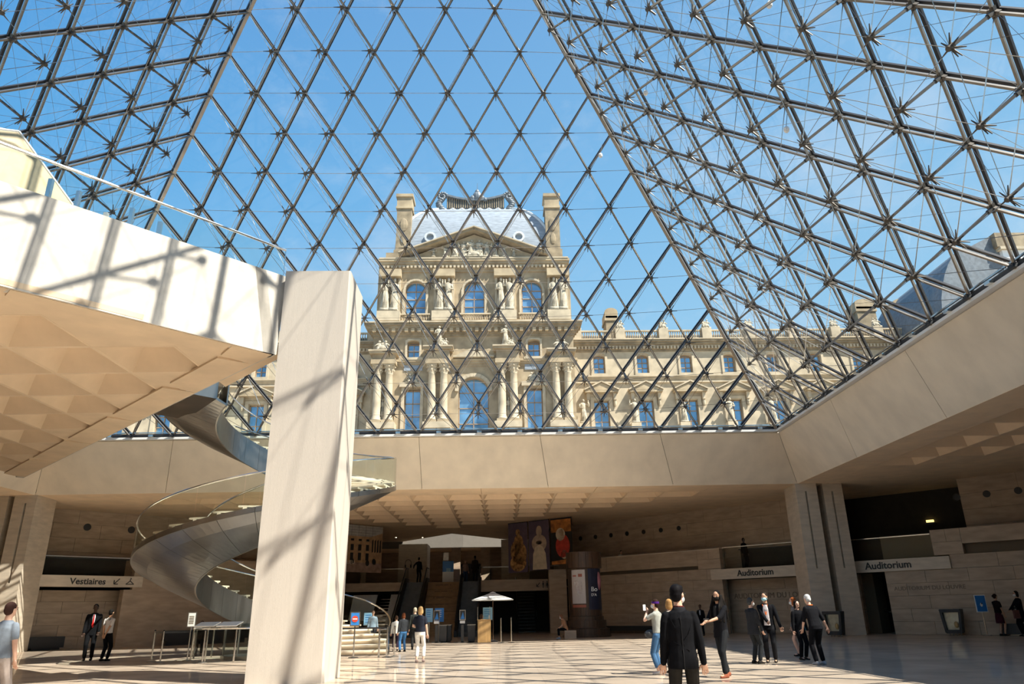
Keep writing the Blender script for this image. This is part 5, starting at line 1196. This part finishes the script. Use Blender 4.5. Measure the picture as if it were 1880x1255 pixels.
person('blonde woman in a dark t-shirt and white cropped trousers seen from behind', 1.53, 6.56, .1, 1.56, 'light', top='shirt', topc=(.020, .022, .032), bot=(.72, .68, .62), hair=(.48, .30, .13), hairstyle='bob', sleeve='short', lh=(-.16, .26, 1.08), rh=(.25, .02, .82), hem=.94, shoe=(.35, .25, .22), sockless=True, feet=((-.09, -.02), (.12, .06)), vox=.011)
person('woman in a white blouse and dark trousers standing by the stair newel', -.22, 13.9, -.2, 1.30, 'light', top='shirt', topc=(.66, .62, .56), bot=(.03, .02, .035), hair=(.05, .025, .015), hairstyle='short', hem=.86, sockless=True, build=1.15, vox=.016)
person('auburn-haired person in blue jeans and a dark jacket carrying a camera', .17, 13.1, -.5, 1.40, 'light', topc=(.03, .032, .036), bot=(.05, .14, .30), hair=(.14, .045, .02), hairstyle='bob', hem=.9, build=1.15, feet=((-.16, -.05), (.14, .1)), vox=.016)
person('tall grey-haired man in dark clothes behind the auburn-haired person', .42, 14.7, -.2, 1.60, 'light', topc=(.03, .033, .03), bot=(.02, .02, .02), hair=(.42, .36, .26), feet=((-.08, 0), (.2, .1)), vox=.016)
p = V((.78, 14.3, F+.55)); bg_ = thing('backpack', p, 'dark grey bag carried by the tall grey-haired man', 'bag'); MB().ell(p+V((0, 0, .15)), (.15, .1, .26), 10, 8).build('sack', cloth('bagcloth', (.05, .05, .055)), bg_); MB().tube(p+V((0, 0, .4)), p+V((-.1, 0, .75)), .012, 5).build('strap', 'black', bg_)
person('attendant in a white top sitting behind the wooden desk', 2.95, 20.9, 1.3, 1.62, 'light', top='shirt', topc=(.5, .45, .4), bot=BLK, hair=(.1, .05, .03), hairstyle='bob', sit=.48, lh=(-.15, .38, 1.0), rh=(.15, .36, .98), feet=((-.1, .42), (.1, .42)), hem=.9, vox=.018)
person('person in an orange top sitting bent forward beside the poster column', 7.3, 23.4, -1.45, 1.62, 'light', top='shirt', topc=(.42, .22, .12), bot=(.012, .012, .015), hair=(.20, .09, .05), hairstyle='bob', sit=.42, lean=.35, lh=(-.12, .42, .98), rh=(.12, .42, .98), feet=((-.1, .40), (.1, .42)), sleeve='short', sockless=True, mask=(.6, .6, .6), vox=.018, shoe=(.3, .4, .5))
sb = thing('stone_bench', (7.45, 23.4, F), 'low stone seat beside the poster column', 'bench'); MB().box(7.2, 7.8, 23.1, 23.75, F, F+.40).build('block', 'lime', sb)
person('man in a black suit standing far back between the foreground man and the dreadlocked man', 14.5, 23.6, -2.6, 1.54, 'dark', topc=BLK, bot=BLK, hair=(.01, .01, .01), shirt=(.4, .42, .46, .5), hem=.72, vox=.018)
person('woman in a short dark dress at the right edge facing right', 25.40, 15.77, 1.4, 1.70, 'tan', top='shirt', topc=(.015, .010, .010), bot=(.05, .010, .018), hair=(.03, .015, .01), hairstyle='bun', sleeve='short', skirt=.52, hem=.95, lh=(-.12, .30, 1.0), rh=(.2, .1, .86), vox=.018)
person('woman in a long black coat and white mask at the right edge facing left', 25.87, 15.05, -1.4, 1.80, 'tan', topc=BLK, bot=BLK, hair=(.012, .01, .01), hairstyle='bob', mask=(.6, .6, .6), lh=(-.1, .34, 1.02), rh=(.1, .36, .98), hem=.55, vox=.018)
tote(25.6, 14.9, F+.70, (.14, .06, .05), 'brown handbag held by the woman in the long black coat', .26)
MZ = -6.24
person('man in black standing at the top of the left escalator', -1.95, 36.6, .3, 1.70, 'tan', topc=(.012, .012, .014), bot=BLK, hair=(.01, .01, .01), lh=(-.45, .1, 1.02), vox=.02, zf_=MZ)
person('dark figure standing at the top of the right escalator', 2.0, 37.6, .2, 1.82, 'dark', topc=(.03, .022, .02), bot=(.02, .03, .05), hair=(.01, .01, .01), hem=.6, vox=.02, zf_=MZ)
person('visitor in a pale top and jeans beside the blue and white totem upstairs', 1.2, 39.5, 2.8, 1.66, 'light', top='shirt', topc=(.3, .22, .2), bot=(.06, .1, .2), hair=(.03, .02, .01), hairstyle='bob', vox=.02, zf_=MZ)
q_ = R.p(sR(11.05), 0, -1.0); person('person in a white shirt with a dark strap behind the long stone parapet', q_.x, q_.y, 2.6, 1.62, 'light', top='shirt', topc=(.5, .48, .45), bot=BLK, hair=(.01, .01, .01), vox=.02, zf_=MZ, lean=.2, extra=strap)
q_ = R.p(sR(9.6), 0, -1.0); person('dark-haired person upstairs whose head shows above the poster column', q_.x, q_.y, 2.6, 1.66, 'light', topc=BLK, bot=BLK, hair=(.01, .01, .01), vox=.02, zf_=MZ)
q_ = R.p(sR(17.3), 0, -1.0); person('person in dark clothes behind the glass balustrade above the left Auditorium beam', q_.x, q_.y, 2.6, 1.7, 'dark', topc=BLK, bot=BLK, hair=(.01, .01, .01), vox=.02, zf_=MZ)
person('seated guard in dark uniform behind the posts on the left', -7.9, 14.0, 2.8, 1.55, 'tan', topc=(.02, .015, .012), bot=BLK, hair=(.05, .02, .015), sit=.5, feet=((-.1, .42), (.1, .42)), vox=.018)
person('person in a pale blue shirt behind the lowest steps of the spiral stair', -1.9, 18.3, 2.9, 1.55, 'light', top='shirt', topc=(.3, .4, .5), bot=NAVY, hair=(.02, .015, .01), vox=.018)
# ================================================================ FURNITURE AND SIGNS
def disc_base(mb, x, y, r=.17, h=.02): return mb.lathe((x, y, F), [(r, 0), (r, h), (r*.3, h*2.2)], 16)
def sign(x, y, zt, w_, h_, label, face, frame='chrome', rz=0, mark=None):
    t_ = thing('standing_sign', (x, y, F), label, 'sign'); disc_base(MB(), x, y).build('base', 'steel', t_); MB().tube((x, y, F), (x, y, zt-h_), .024, 8).build('pole', 'chrome', t_)
    MB().box(x-w_/2, x+w_/2, y-.035, y-.005, zt-h_, zt).build('frame', frame, t_); MB().box(x-w_/2+.035, x+w_/2-.035, y-.045, y-.03, zt-h_+.035, zt-.035).build('panel', face, t_)
    if mark: mark(t_, x, y-.05, zt-h_/2)
    return t_
def noentry(t_, x, y, z):
    MB().add([(x+.105*math.cos(a), yy, z+.105*math.sin(a)) for yy in (y, y-.006) for a in [6.2832*i/20 for i in range(20)]], [tuple(range(20)), tuple(range(39, 19, -1))]+[(i, (i+1) % 20, 20+(i+1) % 20, 20+i) for i in range(20)]).build('red_disc', 'red', t_)
    MB().box(x-.075, x+.075, y-.012, y-.004, z-.017, z+.017).build('white_bar', 'white', t_)
sign(-1.02, 9.6, -8.24, .34, .46, 'blue no-entry sign with a red disc at the foot of the spiral stair', 'blue', 'chrome', mark=noentry)
def lines(t_, x, y, z):
    for i in range(5): MB().box(x-.08, x+.08, y-.004, y+.002, z-.12+i*.055, z-.10+i*.055).build('print_line', 'seam', t_)
sign(-6.66, 9.9, -8.14, .30, .50, 'white notice in a clear frame on a steel post left of the curved barrier', 'white', 'steel', mark=lines)
def drop(t_, x, y, z): MB().ell((x, y, z-.05), (.06, .006, .08), 10, 6).build('drop_symbol', 'white', t_); MB().ell((x+.02, y-.006, z+.0), (.03, .004, .03), 8, 5).build('hand_symbol', 'ink', t_)
sign(24.95, 16.15, -8.02, .5, .72, 'blue sign with a white frame on a tall post by the right wall', 'blue', 'white', mark=drop)
def bollard(x, y, zt, label, name='rope_post', r=.028, grp=None):
    t_ = thing(name, (x, y, F), label, 'post', grp); disc_base(MB(), x, y, .16).build('base', 'steel', t_); MB().tube((x, y, F), (x, y, zt), r, 10).build('pole', 'chrome', t_); MB().ell((x, y, zt), (r*1.2, r*1.2, .03), 8, 5).build('cap', 'black', t_); return t_
for x, y, zt, l in ((-7.9, 10.0, -8.72, 'leftmost steel barrier post on the left of the floor'), (-7.25, 9.2, -8.72, 'second steel barrier post from the left'), (-5.65, 8.6, -8.72, 'steel barrier post in front of the curved handrail'),
                    (.12, 9.45, -8.73, 'steel rope post in front of the stair newel'), (.32, 9.75, -8.73, 'steel rope post just right of the stair newel'),
                    (3.92, 19.4, -8.62, 'steel post right of the wooden desk, nearer to it'), (4.4, 19.2, -8.60, 'steel post right of the wooden desk, farther from it')): bollard(x, y, zt, l)
t_ = thing('belt_barrier', (-7.5, 9.6, F+.9), 'black belt stretched between the two left steel posts', 'belt'); MB().obox((-7.9, 10.0, F+.93), (-7.25, 9.2, F+.93), .01, .06, (0, 0, 1)).build('belt', 'black', t_)
t_ = thing('belt_barrier', (-6.9, 9.5, F+.9), 'black belt from the second left post to the notice post', 'belt'); MB().obox((-7.25, 9.2, F+.93), (-6.66, 9.9, F+.93), .01, .06, (0, 0, 1)).build('belt', 'black', t_)
t_ = thing('belt_barrier', (-.5, 9.5, F+.9), 'black belt across the foot of the spiral stair by the no-entry sign', 'belt'); MB().obox((-2.0, 9.7, F+.93), (.12, 9.45, F+.93), .01, .05, (0, 0, 1)).build('belt', 'black', t_)
# parasol and desk
pa = thing('white_parasol', (3.52, 20.9, F), 'white square parasol standing over the wooden desk', 'parasol')
disc_base(MB(), 3.52, 20.9, .24, .05).build('base', 'black', pa); MB().tube((3.52, 20.9, F), (3.52, 20.9, -7.4), .025, 8).build('pole', 'darkwood', pa)
cx, cy = 3.52, 20.9; r = 1.08
for i in range(4):
    a0, a1 = math.pi/4+i*math.pi/2, math.pi/4+(i+1)*math.pi/2; ro = r*1.414*.93
    p, q = V((cx+ro*math.cos(a0), cy+ro*math.sin(a0), -7.76)), V((cx+ro*math.cos(a1), cy+ro*math.sin(a1), -7.76)); tp = V((cx, cy, -7.40))
    MB().add([p, q, tp+(q-tp)*.16, tp+(p-tp)*.16, p-V((0, 0, .03)), q-V((0, 0, .03)), tp+(q-tp)*.16-V((0, 0, .03)), tp+(p-tp)*.16-V((0, 0, .03))], [(0, 1, 2, 3), (7, 6, 5, 4), (0, 4, 5, 1), (1, 5, 6, 2), (2, 6, 7, 3), (3, 7, 4, 0)]).build('canopy_panel', 'canvas', pa)
    MB().tube(tp-V((0, 0, .06)), p-V((0, 0, .03)), .012, 4).build('rib', 'darkwood', pa)
MB().lathe((cx, cy, -7.43), [(.17, 0), (.02, .06)], 4).build('top_vent', 'canvas', pa)
MB().tube((3.52, 20.9, -7.39), (3.52, 20.9, -7.33), .015, 6).build('finial', 'darkwood', pa)
dk = thing('wooden_desk', (3.2, 20.35, F), 'light oak desk with clear screen posts under the parasol', 'desk')
MB().box(2.80, 3.42, 20.1, 20.13, F+.02, F+1.02).build('front_panel', 'wood', dk); MB().box(3.39, 3.42, 20.13, 20.6, F+.02, F+1.02).build('side_panel', 'wood', dk); MB().box(2.80, 2.83, 20.13, 20.6, F+.02, F+1.02).build('side_panel', 'wood', dk); MB().box(2.78, 3.44, 20.08, 20.62, F+1.02, F+1.05).build('desktop', 'wood', dk)
for x in (2.80, 3.38): MB().box(x-.012, x+.012, 20.1, 20.13, F+1.05, F+1.62).build('screen_post', 'chrome', dk)
MB().box(2.81, 3.37, 20.11, 20.12, F+1.07, F+1.58).build('clear_screen', 'railglass', dk)
bt = thing('hand_gel_bottle', (3.34, 20.35, F+1.05), 'small clear bottle standing on the wooden desk', 'bottle'); MB().lathe((3.34, 20.35, F+1.05), [(.03, 0), (.03, .13), (.012, .16), (.012, .2)], 10).build('bottle', 'white', bt); MB().box(3.32, 3.37, 20.34, 20.36, F+1.25, F+1.27).build('pump', 'blue', bt)
# scanner pods with blue screens
def pod(x, y, label):
    t_ = thing('scanner_pod', (x, y, F), label, 'terminal'); MB().box(x-.07, x+.07, y, y+.12, F, F+.82).build('stem', 'steel_dark', t_); MB().box(x-.22, x+.22, y, y+.3, F, F+.04).build('base', 'steel', t_)
    MB().box(x-.12, x+.12, y-.1, y+.14, F+.88, F+1.0).build('reader_box', 'white', t_); MB().box(x-.15, x+.15, y-.02, y+.04, F+1.03, F+1.50).build('screen_frame', 'chrome', t_); MB().box(x-.125, x+.125, y-.03, y-.018, F+1.06, F+1.47).build('screen', 'black', t_)
    MB().prism([(x-.1, y-.04, F+1.08), (x+.1, y-.04, F+1.08), (x+.02, y-.04, F+1.4)], (0, .008, 0)).build('screen_image', 'blue', t_)
pod(-.42, 22.4, 'scanner terminal with a blue screen left of the woman in white trousers'); pod(.72, 21.4, 'scanner terminal with a blue screen right of the woman in white trousers'); pod(2.03, 20.9, 'scanner terminal with a blue screen left of the wooden desk')
def panel(x0, x1, y, z0, z1, m_, label):
    t_ = thing('notice_stand', ((x0+x1)/2, y, F), label, 'sign'); MB().box(x0, x1, y, y+.05, z0, z1).build('panel', m_, t_); MB().box((x0+x1)/2-.03, (x0+x1)/2+.03, y, y+.05, F, z0).build('stand', 'steel', t_)
    for i in range(4): MB().box(x0+.06, x1-.12, y-.006, y, z1-.12-i*.1, z1-.09-i*.1).build('print_line', 'white' if m_ == 'blue' else 'blue', t_)
M['paleblue'] = mat('pale_blue_panel', (.28, .52, .72), .5, var=.1)
panel(.05, .42, 22.5, F+.95, F+1.62, 'paleblue', 'pale blue notice between the scanner terminals'); panel(.48, .95, 22.9, F+.95, F+1.62, 'blue', 'dark blue notice behind the middle scanner terminal'); panel(3.0, 3.5, 22.0, F+1.0, F+1.6, 'paleblue', 'pale blue notice behind the wooden desk'); panel(-2.55, -2.1, 19.6, F+.9, F+1.45, 'paleblue', 'pale blue notice behind the spiral stair steps')
# low turnstile cabinets
for x, y, l in ((1.2, 22.2, 'low grey gate cabinet between the middle and right scanner terminals'), (1.02, 21.6, 'narrow grey gate cabinet right of the middle scanner terminal'), (2.45, 21.2, 'low grey gate cabinet beside the desk attendant')):
    t_ = thing('gate_cabinet', (x, y, F), l, 'cabinet'); MB().box(x-.18, x+.18, y, y+.8, F+.06, F+.78).build('body', 'steel_dark', t_); MB().box(x-.2, x+.2, y-.02, y+.82, F+.78, F+.82).build('top', 'steel', t_); MB().box(x-.15, x+.15, y+.05, y+.75, F, F+.06).build('plinth', 'black', t_)
# round poster column
kx, ky = 8.62, 25.6
kc = thing('poster_column', (kx, ky, F), 'round dark wooden poster column with two posters and a stepped base', 'kiosk')
MB().lathe((kx, ky, F), [(1.35, 0), (1.35, .10), (1.28, .10), (1.28, .42), (1.1, .46), (1.1, .86)], 32).build('base', 'darkwood', kc)
MB().lathe((kx, ky, F+.86), [(.98, 0), (.98, .2), (.90, .22), (.90, 2.7), (.98, 2.75)], 32).build('shaft', 'darkwood', kc)
for i in range(16):
    a = 6.2832*i/16; seg_ = MB(); seg_.add([(kx+rr*math.cos(b), ky+rr*math.sin(b), z) for z in (F+3.6, F+4.42) for rr, b in ((1.0, a+.01), (1.0, a+.2), (1.0, a+.383), (.94, a+.383), (.94, a+.01))], [(0, 1, 2, 3, 4), (9, 8, 7, 6, 5), (0, 5, 6, 1), (1, 6, 7, 2), (2, 7, 8, 3), (3, 8, 9, 4), (4, 9, 5, 0)]).build('crown_board', 'darkwood', kc)
MB().lathe((kx, ky, F+4.42), [(1.02, 0), (1.02, .04), (.9, .06)], 32).build('crown_cap', 'darkwood', kc)
M['poster_w'] = mat('poster_paper', (.50, .44, .41), .6, var=.02); M['poster_n'] = mat('poster_night', (.018, .02, .045), .4, var=.1); M['sketch'] = mat('poster_sketch', (.33, .26, .24), .7, var=.3, scale=9, var2=(.55, .5, .46))
M['pink'] = mat('poster_pink', (.30, .10, .12), .6, var=.2); M['sanguine'] = mat('poster_sanguine', (.35, .10, .06), .6, var=.1)
def curved(a0, a1, z0, z1, r_, name, m_, par):
    n = 6; mb = MB(); mb.loft([[V((kx+r_*math.cos(a), ky+r_*math.sin(a), z0)), V((kx+(r_+.012)*math.cos(a), ky+(r_+.012)*math.sin(a), z0)), V((kx+(r_+.012)*math.cos(a), ky+(r_+.012)*math.sin(a), z1)), V((kx+r_*math.cos(a), ky+r_*math.sin(a), z1))] for a in [a0+(a1-a0)*i/n for i in range(n+1)]]); return mb.build(name, m_, par)
A0 = math.radians(214); A1_ = math.radians(266)
ps = curved(A0, A1_, F+1.72, F+3.5, .905, 'poster', 'poster_w', kc)
tag(ps, 'white poster with a pale sketched figure')
cp_ = lambda a, z, r_=.925: V((kx+r_*math.cos(a), ky+r_*math.sin(a), z))
mb = MB(); m_ = math.radians
for (a, z, sx, sz) in ((240, F+2.55, .14, .35), (236, F+2.85, .08, .10), (247, F+2.3, .2, .14), (228, F+2.78, .10, .14), (252, F+2.6, .06, .28)): mb.ell(cp_(m_(a), z, .91), (sx, .05, sz), 10, 6)
mb.build('sketch_shape', 'sketch', ps)
mb = MB()
for i in range(5): mb.obox(cp_(m_(220+i*3), F+3.18), cp_(m_(222+i*3), F+3.18), .09, .01, (math.cos(m_(220)), math.sin(m_(220)), 0))
mb.obox(cp_(m_(242), F+3.2), cp_(m_(256), F+3.2), .16, .01, (math.cos(m_(250)), math.sin(m_(250)), 0)); mb.build('print_lines', 'sanguine', ps)
curved(A0, A1_, F+1.52, F+1.66, .905, 'red_strip', 'sanguine', kc)
ps2 = curved(math.radians(276), math.radians(338), F+1.4, F+3.55, .905, 'poster', 'poster_n', kc); tag(ps2, 'dark blue poster with white lettering')
mb = MB(); mb.ell(cp_(m_(322), F+2.9, .9), (.14, .1, .5), 10, 8); mb.build('pink_figure', 'pink', ps2)
text('Bo', .34, 'lettering', 'white', ps2, cp_(m_(284), F+2.35, .97), (math.cos(m_(14)), math.sin(m_(14)), 0), (0, 0, 1))
text("D'A", .20, 'lettering', 'white', ps2, cp_(m_(284), F+2.1, .97), (math.cos(m_(14)), math.sin(m_(14)), 0), (0, 0, 1))
# banners
M['b_purple'] = mat('banner_purple', (.11, .08, .12), .7, var=.1); M['b_bronze'] = mat('banner_bronze', (.40, .22, .08), .5, var=.5, scale=5, var2=(.09, .04, .015)); M['b_stone'] = mat('banner_stone', (.50, .38, .29), .8, var=.15, scale=3)
M['b_red'] = mat('banner_red', (.55, .05, .03), .7, var=.2); M['b_orange'] = mat('banner_orange', (.55, .2, .04), .7, var=.4, scale=2); M['b_black'] = mat('banner_black', (.014, .012, .010), .7, var=.1); M['b_cream'] = mat('banner_cream', (.70, .58, .43), .8, var=.1)
BA, BB = V((4.43, 34.9, 0)), V((8.58, 31.5, 0)); bd = (BB-BA).normalized(); bn = V((bd.y, -bd.x, 0)); BL = (BB-BA).length
if bn.y > 0: bn = -bn
def bp(u, z, o=0): return BA+bd*(u*BL)+bn*o+V((0, 0, z))
def bell(par, u, z, su, sz, m_, name='figure_shape', rot=0):
    mb = MB(); c = bp(u, z, .02); n = 18
    mb.prism([c+bd*(su*BL*math.cos(a)*math.cos(rot)-sz*math.sin(a)*math.sin(rot))+V((0, 0, su*BL*math.cos(a)*math.sin(rot)+sz*math.sin(a)*math.cos(rot))) for a in [6.2832*i/n for i in range(n)]], bn*.012); return mb.build(name, m_, par)
for k_, (u0_, u1_, m_, zb, lab) in enumerate(((0, .315, 'b_purple', -5.82, 'leftmost of three hanging banners, with a bronze figure on purple'), (.335, .655, 'b_purple', -5.75, 'middle hanging banner with a pale stone bust with folded hands'), (.68, 1.0, 'b_black', -5.45, 'rightmost hanging banner with a red-robed figure'))):
    t_ = thing('hanging_banner', bp((u0_+u1_)/2, zb), lab, 'banner'); MB().prism([bp(u0_, zb), bp(u1_, zb), bp(u1_, zb, .015), bp(u0_, zb, .015)], (0, 0, -2.5-zb)).build('cloth', m_, t_)
    MB().tube(bp(u0_, -2.5), bp(u1_, -2.5), .03, 6).build('top_rod', 'black', t_)
    if k_ == 0:
        for u, z, su, sz in ((.16, -3.15, .035, .22), (.17, -3.85, .075, .55), (.13, -4.4, .09, .7), (.2, -4.6, .10, .75), (.16, -5.2, .13, .55)): bell(t_, u, z, su, sz, 'b_bronze')
    if k_ == 1:
        bell(t_, .50, -4.0, .115, .58, 'b_stone', 'shoulders'); bell(t_, .50, -3.2, .045, .36, 'b_stone', 'head')
        o = MB().prism([bp(.395, -5.7, .04), bp(.615, -5.7, .04), bp(.60, -4.7, .04), bp(.56, -4.25, .04), bp(.50, -4.1, .04), bp(.44, -4.25, .04), bp(.405, -4.7, .04)], bn*.012).build('robe', 'b_cream', t_)
        bell(t_, .5, -3.95, .05, .12, 'b_black', 'shade_shape')
    if k_ == 2:
        MB().prism([bp(.69, -3.4, .02), bp(.99, -3.4, .02), bp(.99, -2.58, .02), bp(.69, -2.58, .02)], bn*.01).build('orange_field', 'b_orange', t_)
        bell(t_, .86, -4.3, .105, .75, 'b_red', 'red_robe'); bell(t_, .83, -3.55, .07, .42, 'b_cream', 'white_scarf'); bell(t_, .84, -3.45, .035, .25, 'b_orange', 'face'); bell(t_, .88, -4.85, .05, .28, 'b_cream', 'hands')
        MB().prism([bp(.69, -5.45, .03), bp(.95, -5.45, .03), bp(.95, -5.15, .03), bp(.69, -5.25, .03)], bn*.01).build('table_edge', 'b_orange', t_)
# courtyard banner on the left
LA_, LB_ = V((-8.2, 31.4, 0)), V((-4.45, 35.5, 0)); ld = (LB_-LA_).normalized(); lnn = V((ld.y, -ld.x, 0)); LLn = (LB_-LA_).length
lp = lambda u, z, o=0: LA_+ld*(u*LLn)+lnn*o+V((0, 0, z))
M['b_facade'] = mat('banner_facade', (.45, .28, .15), .8, var=.15); M['b_roof'] = mat('banner_roof', (.45, .42, .39), .8, var=.1); M['b_floor'] = mat('banner_floor', (.36, .24, .18), .8, var=.2)
t_ = thing('hanging_banner', lp(.5, -5.6), 'large banner showing a glazed courtyard with statues, left of the escalators', 'banner')
MB().prism([lp(0, -5.62), lp(1, -5.62), lp(1, -5.62, .015), lp(0, -5.62, .015)], (0, 0, 3.12)).build('cloth', 'b_facade', t_)
def lq(pts, m_, n_, o=.02): MB().prism([lp(u, z, o) for u, z in pts], lnn*.01).build(n_, m_, t_)
lq([(0, -3.25), (.82, -3.25), (1, -2.95), (1, -2.52), (0, -2.52)], 'b_roof', 'glass_roof')
mb = MB()
for i in range(9): mb.tube(lp(i*.105, -3.25, .035), lp(i*.105, -2.52, .035), .008, 4)
for i in range(4): mb.tube(lp(0, -3.2+i*.18, .035), lp(.85+i*.05, -3.2+i*.18, .035), .008, 4)
mb.build('roof_grid', 'b_black', t_)
for r_ in range(3):
    for i in range(7):
        u = .06+i*.115; z = (-3.5, -4.0, -4.6)[r_]; h = (.07, .2, .24)[r_]; lq([(u, z-h), (u+.045, z-h), (u+.045, z+h), (u, z+h)], 'b_black', 'painted_window', .022)
for i in range(4): u = .84+i*.04; lq([(u, -4.3), (u+.02, -4.25), (u+.02, -3.4), (u, -3.5)], 'b_black', 'painted_window', .022)
lq([(0, -5.62), (1, -5.62), (1, -5.0), (0, -4.95)], 'b_floor', 'courtyard_ground')
for u, z in ((.78, -5.0), (.88, -4.9), (.3, -5.2), (.55, -4.9)):
    c = lp(u, z, .035); MB().prism([c+ld*(.16*math.cos(a))+V((0, 0, .2*math.sin(a))) for a in [6.2832*i/10 for i in range(10)]], lnn*.01).build('shrub_shape', 'b_black', t_)
text('RICHELIEU', .34, 'lettering', 'b_cream', t_, lp(.30, -5.1, .045), ld, (0, 0, 1))
# totem
t_ = thing('info_totem', (.0, 38, MZ), 'blue and white information totem on the mezzanine between the escalators', 'sign')
MB().box(-.38, .42, 38, 38.1, MZ, MZ+.75).build('white_panel', 'white', t_); MB().box(-.38, .42, 38, 38.1, MZ+.75, MZ+1.5).build('blue_panel', 'blue', t_); MB().box(-.1, .2, 37.98, 38.0, MZ+.75, MZ+1.0).build('white_mark', 'paleblue', t_); MB().box(-.34, .05, 38, 38.1, MZ+1.55, MZ+2.1).build('grey_sign', 'steel', t_)
# display cases / bins on the right
def case(x, y, label, w_=.78, h_=1.1):
    t_ = thing('display_case', (x, y, F), label, 'cabinet'); d = R.d; n_ = R.n; c = V((x, y, 0))
    P2 = lambda a, z, o=0, k_=1: c+d*(a*w_/2*k_)+n_*o+V((0, 0, z))
    for s_ in (-1, 1): MB().obox(P2(s_, F+.12, 0, .74), P2(s_, F+h_, 0, 1), .10, .45, n_).build('side_frame', 'black', t_)
    MB().obox(P2(-1.05, F+h_-.06), P2(1.05, F+h_-.06), .14, .5, n_).build('top_frame', 'black', t_) ; MB().obox(P2(-.78, F+.16), P2(.78, F+.16), .16, .45, n_).build('bottom_frame', 'black', t_)
    MB().prism([P2(-.72, F+.24, .05), P2(.72, F+.24, .05), P2(.93, F+h_-.12, .05), P2(-.93, F+h_-.12, .05)], -n_*.02).build('backing_panel', 'steel', t_)
    MB().prism([P2(-.72, F+.24, .2), P2(.72, F+.24, .2), P2(.93, F+h_-.12, .2), P2(-.93, F+h_-.12, .2)], -n_*.01).build('glass_front', 'railglass', t_)
    MB().ell(P2(.35, F+.45, .12), (.09, .09, .14), 8, 6).build('object_inside', 'wood', t_)
    for s_ in (-.6, -.2, .2, .6): MB().tube(P2(s_, F), P2(s_, F+.1), .03, 6).build('foot', 'steel', t_)
case(19.42, 18.6, 'black-framed tapering case between the columns and the dark doorway'); case(24.25, 17.3, 'black-framed tapering case against the right wall by the blue sign')
t_ = thing('black_bench', (27.2, 15.8, F), 'long black bench along the right wall behind the two women', 'bench'); R.box(MB(), sR(26.0), sR(29), F+.06, F+.48, .1, .7).build('seat', 'black', t_); R.box(MB(), sR(26.2), sR(28.8), F, F+.06, .2, .6).build('plinth', 'lime_light', t_)
t_ = thing('black_bench', R.p(sR(12), F), 'low black bench along the long wall right of the poster column', 'bench'); R.box(MB(), sR(9.2), sR(15.4), F+.15, F+.42, .1, .6).build('seat', 'black', t_); R.box(MB(), sR(9.4), sR(15.2), F, F+.15, .2, .5).build('plinth', 'darkwood', t_)
t_ = thing('black_bench', LW.p(sL(-18), F), 'low black bench against the wall below the Vestiaires beam', 'bench'); LW.box(MB(), sL(-17.9), sL(-19.0), F+.1, F+.62, -1.1, -.5).build('seat', 'black', t_); LW.box(MB(), sL(-18.0), sL(-18.9), F, F+.1, -1.0, -.6).build('plinth', 'black', t_)
t_ = thing('black_bench', LW.p(sL(-13.5), F), 'long black bench behind the steel barrier posts', 'bench'); LW.box(MB(), sL(-11.5), sL(-14.8), F+.25, F+.75, .5, 1.0).build('seat', 'black', t_); LW.box(MB(), sL(-11.6), sL(-14.7), F, F+.25, .6, .9).build('plinth', 'black', t_)
# railing in the dark doorway
t_ = thing('door_rail', (23, 23.5, F), 'steel rail with two posts inside the dark doorway', 'railing')
R.box(MB(), sR(21.6), sR(23.2), F+.98, F+1.03, -2.4, -2.35).build('rail', 'chrome', t_)
for a in (21.95, 22.9): R.box(MB(), sR(a), sR(a)+.05, F, F+1, -2.4, -2.35).build('post', 'chrome', t_)
# ceiling downlights
M['lamp'] = mat('downlight', (1, .85, .6), .5, var=0, emit=14)
for i, (x, y, z) in enumerate(((-4.6, 43.2, -2.46), (-2.5, 43.6, -2.46), (-6.2, 42.2, -2.46))):
    t_ = thing('ceiling_downlight', (x, y, z), ['small lit downlight left above the headphones pier', 'small lit downlight rightmost above the headphones pier', 'small lit downlight leftmost near the courtyard banner'][i], 'lamp', 'lit downlights above the mezzanine'); MB().lathe((x, y, z-.02), [(.09, 0), (.09, .02), (.05, .02)], 12).build('trim_ring', 'white', t_); MB().lathe((x, y, z-.03), [(.05, 0), (.05, .02)], 12).build('bulb', 'lamp', t_)
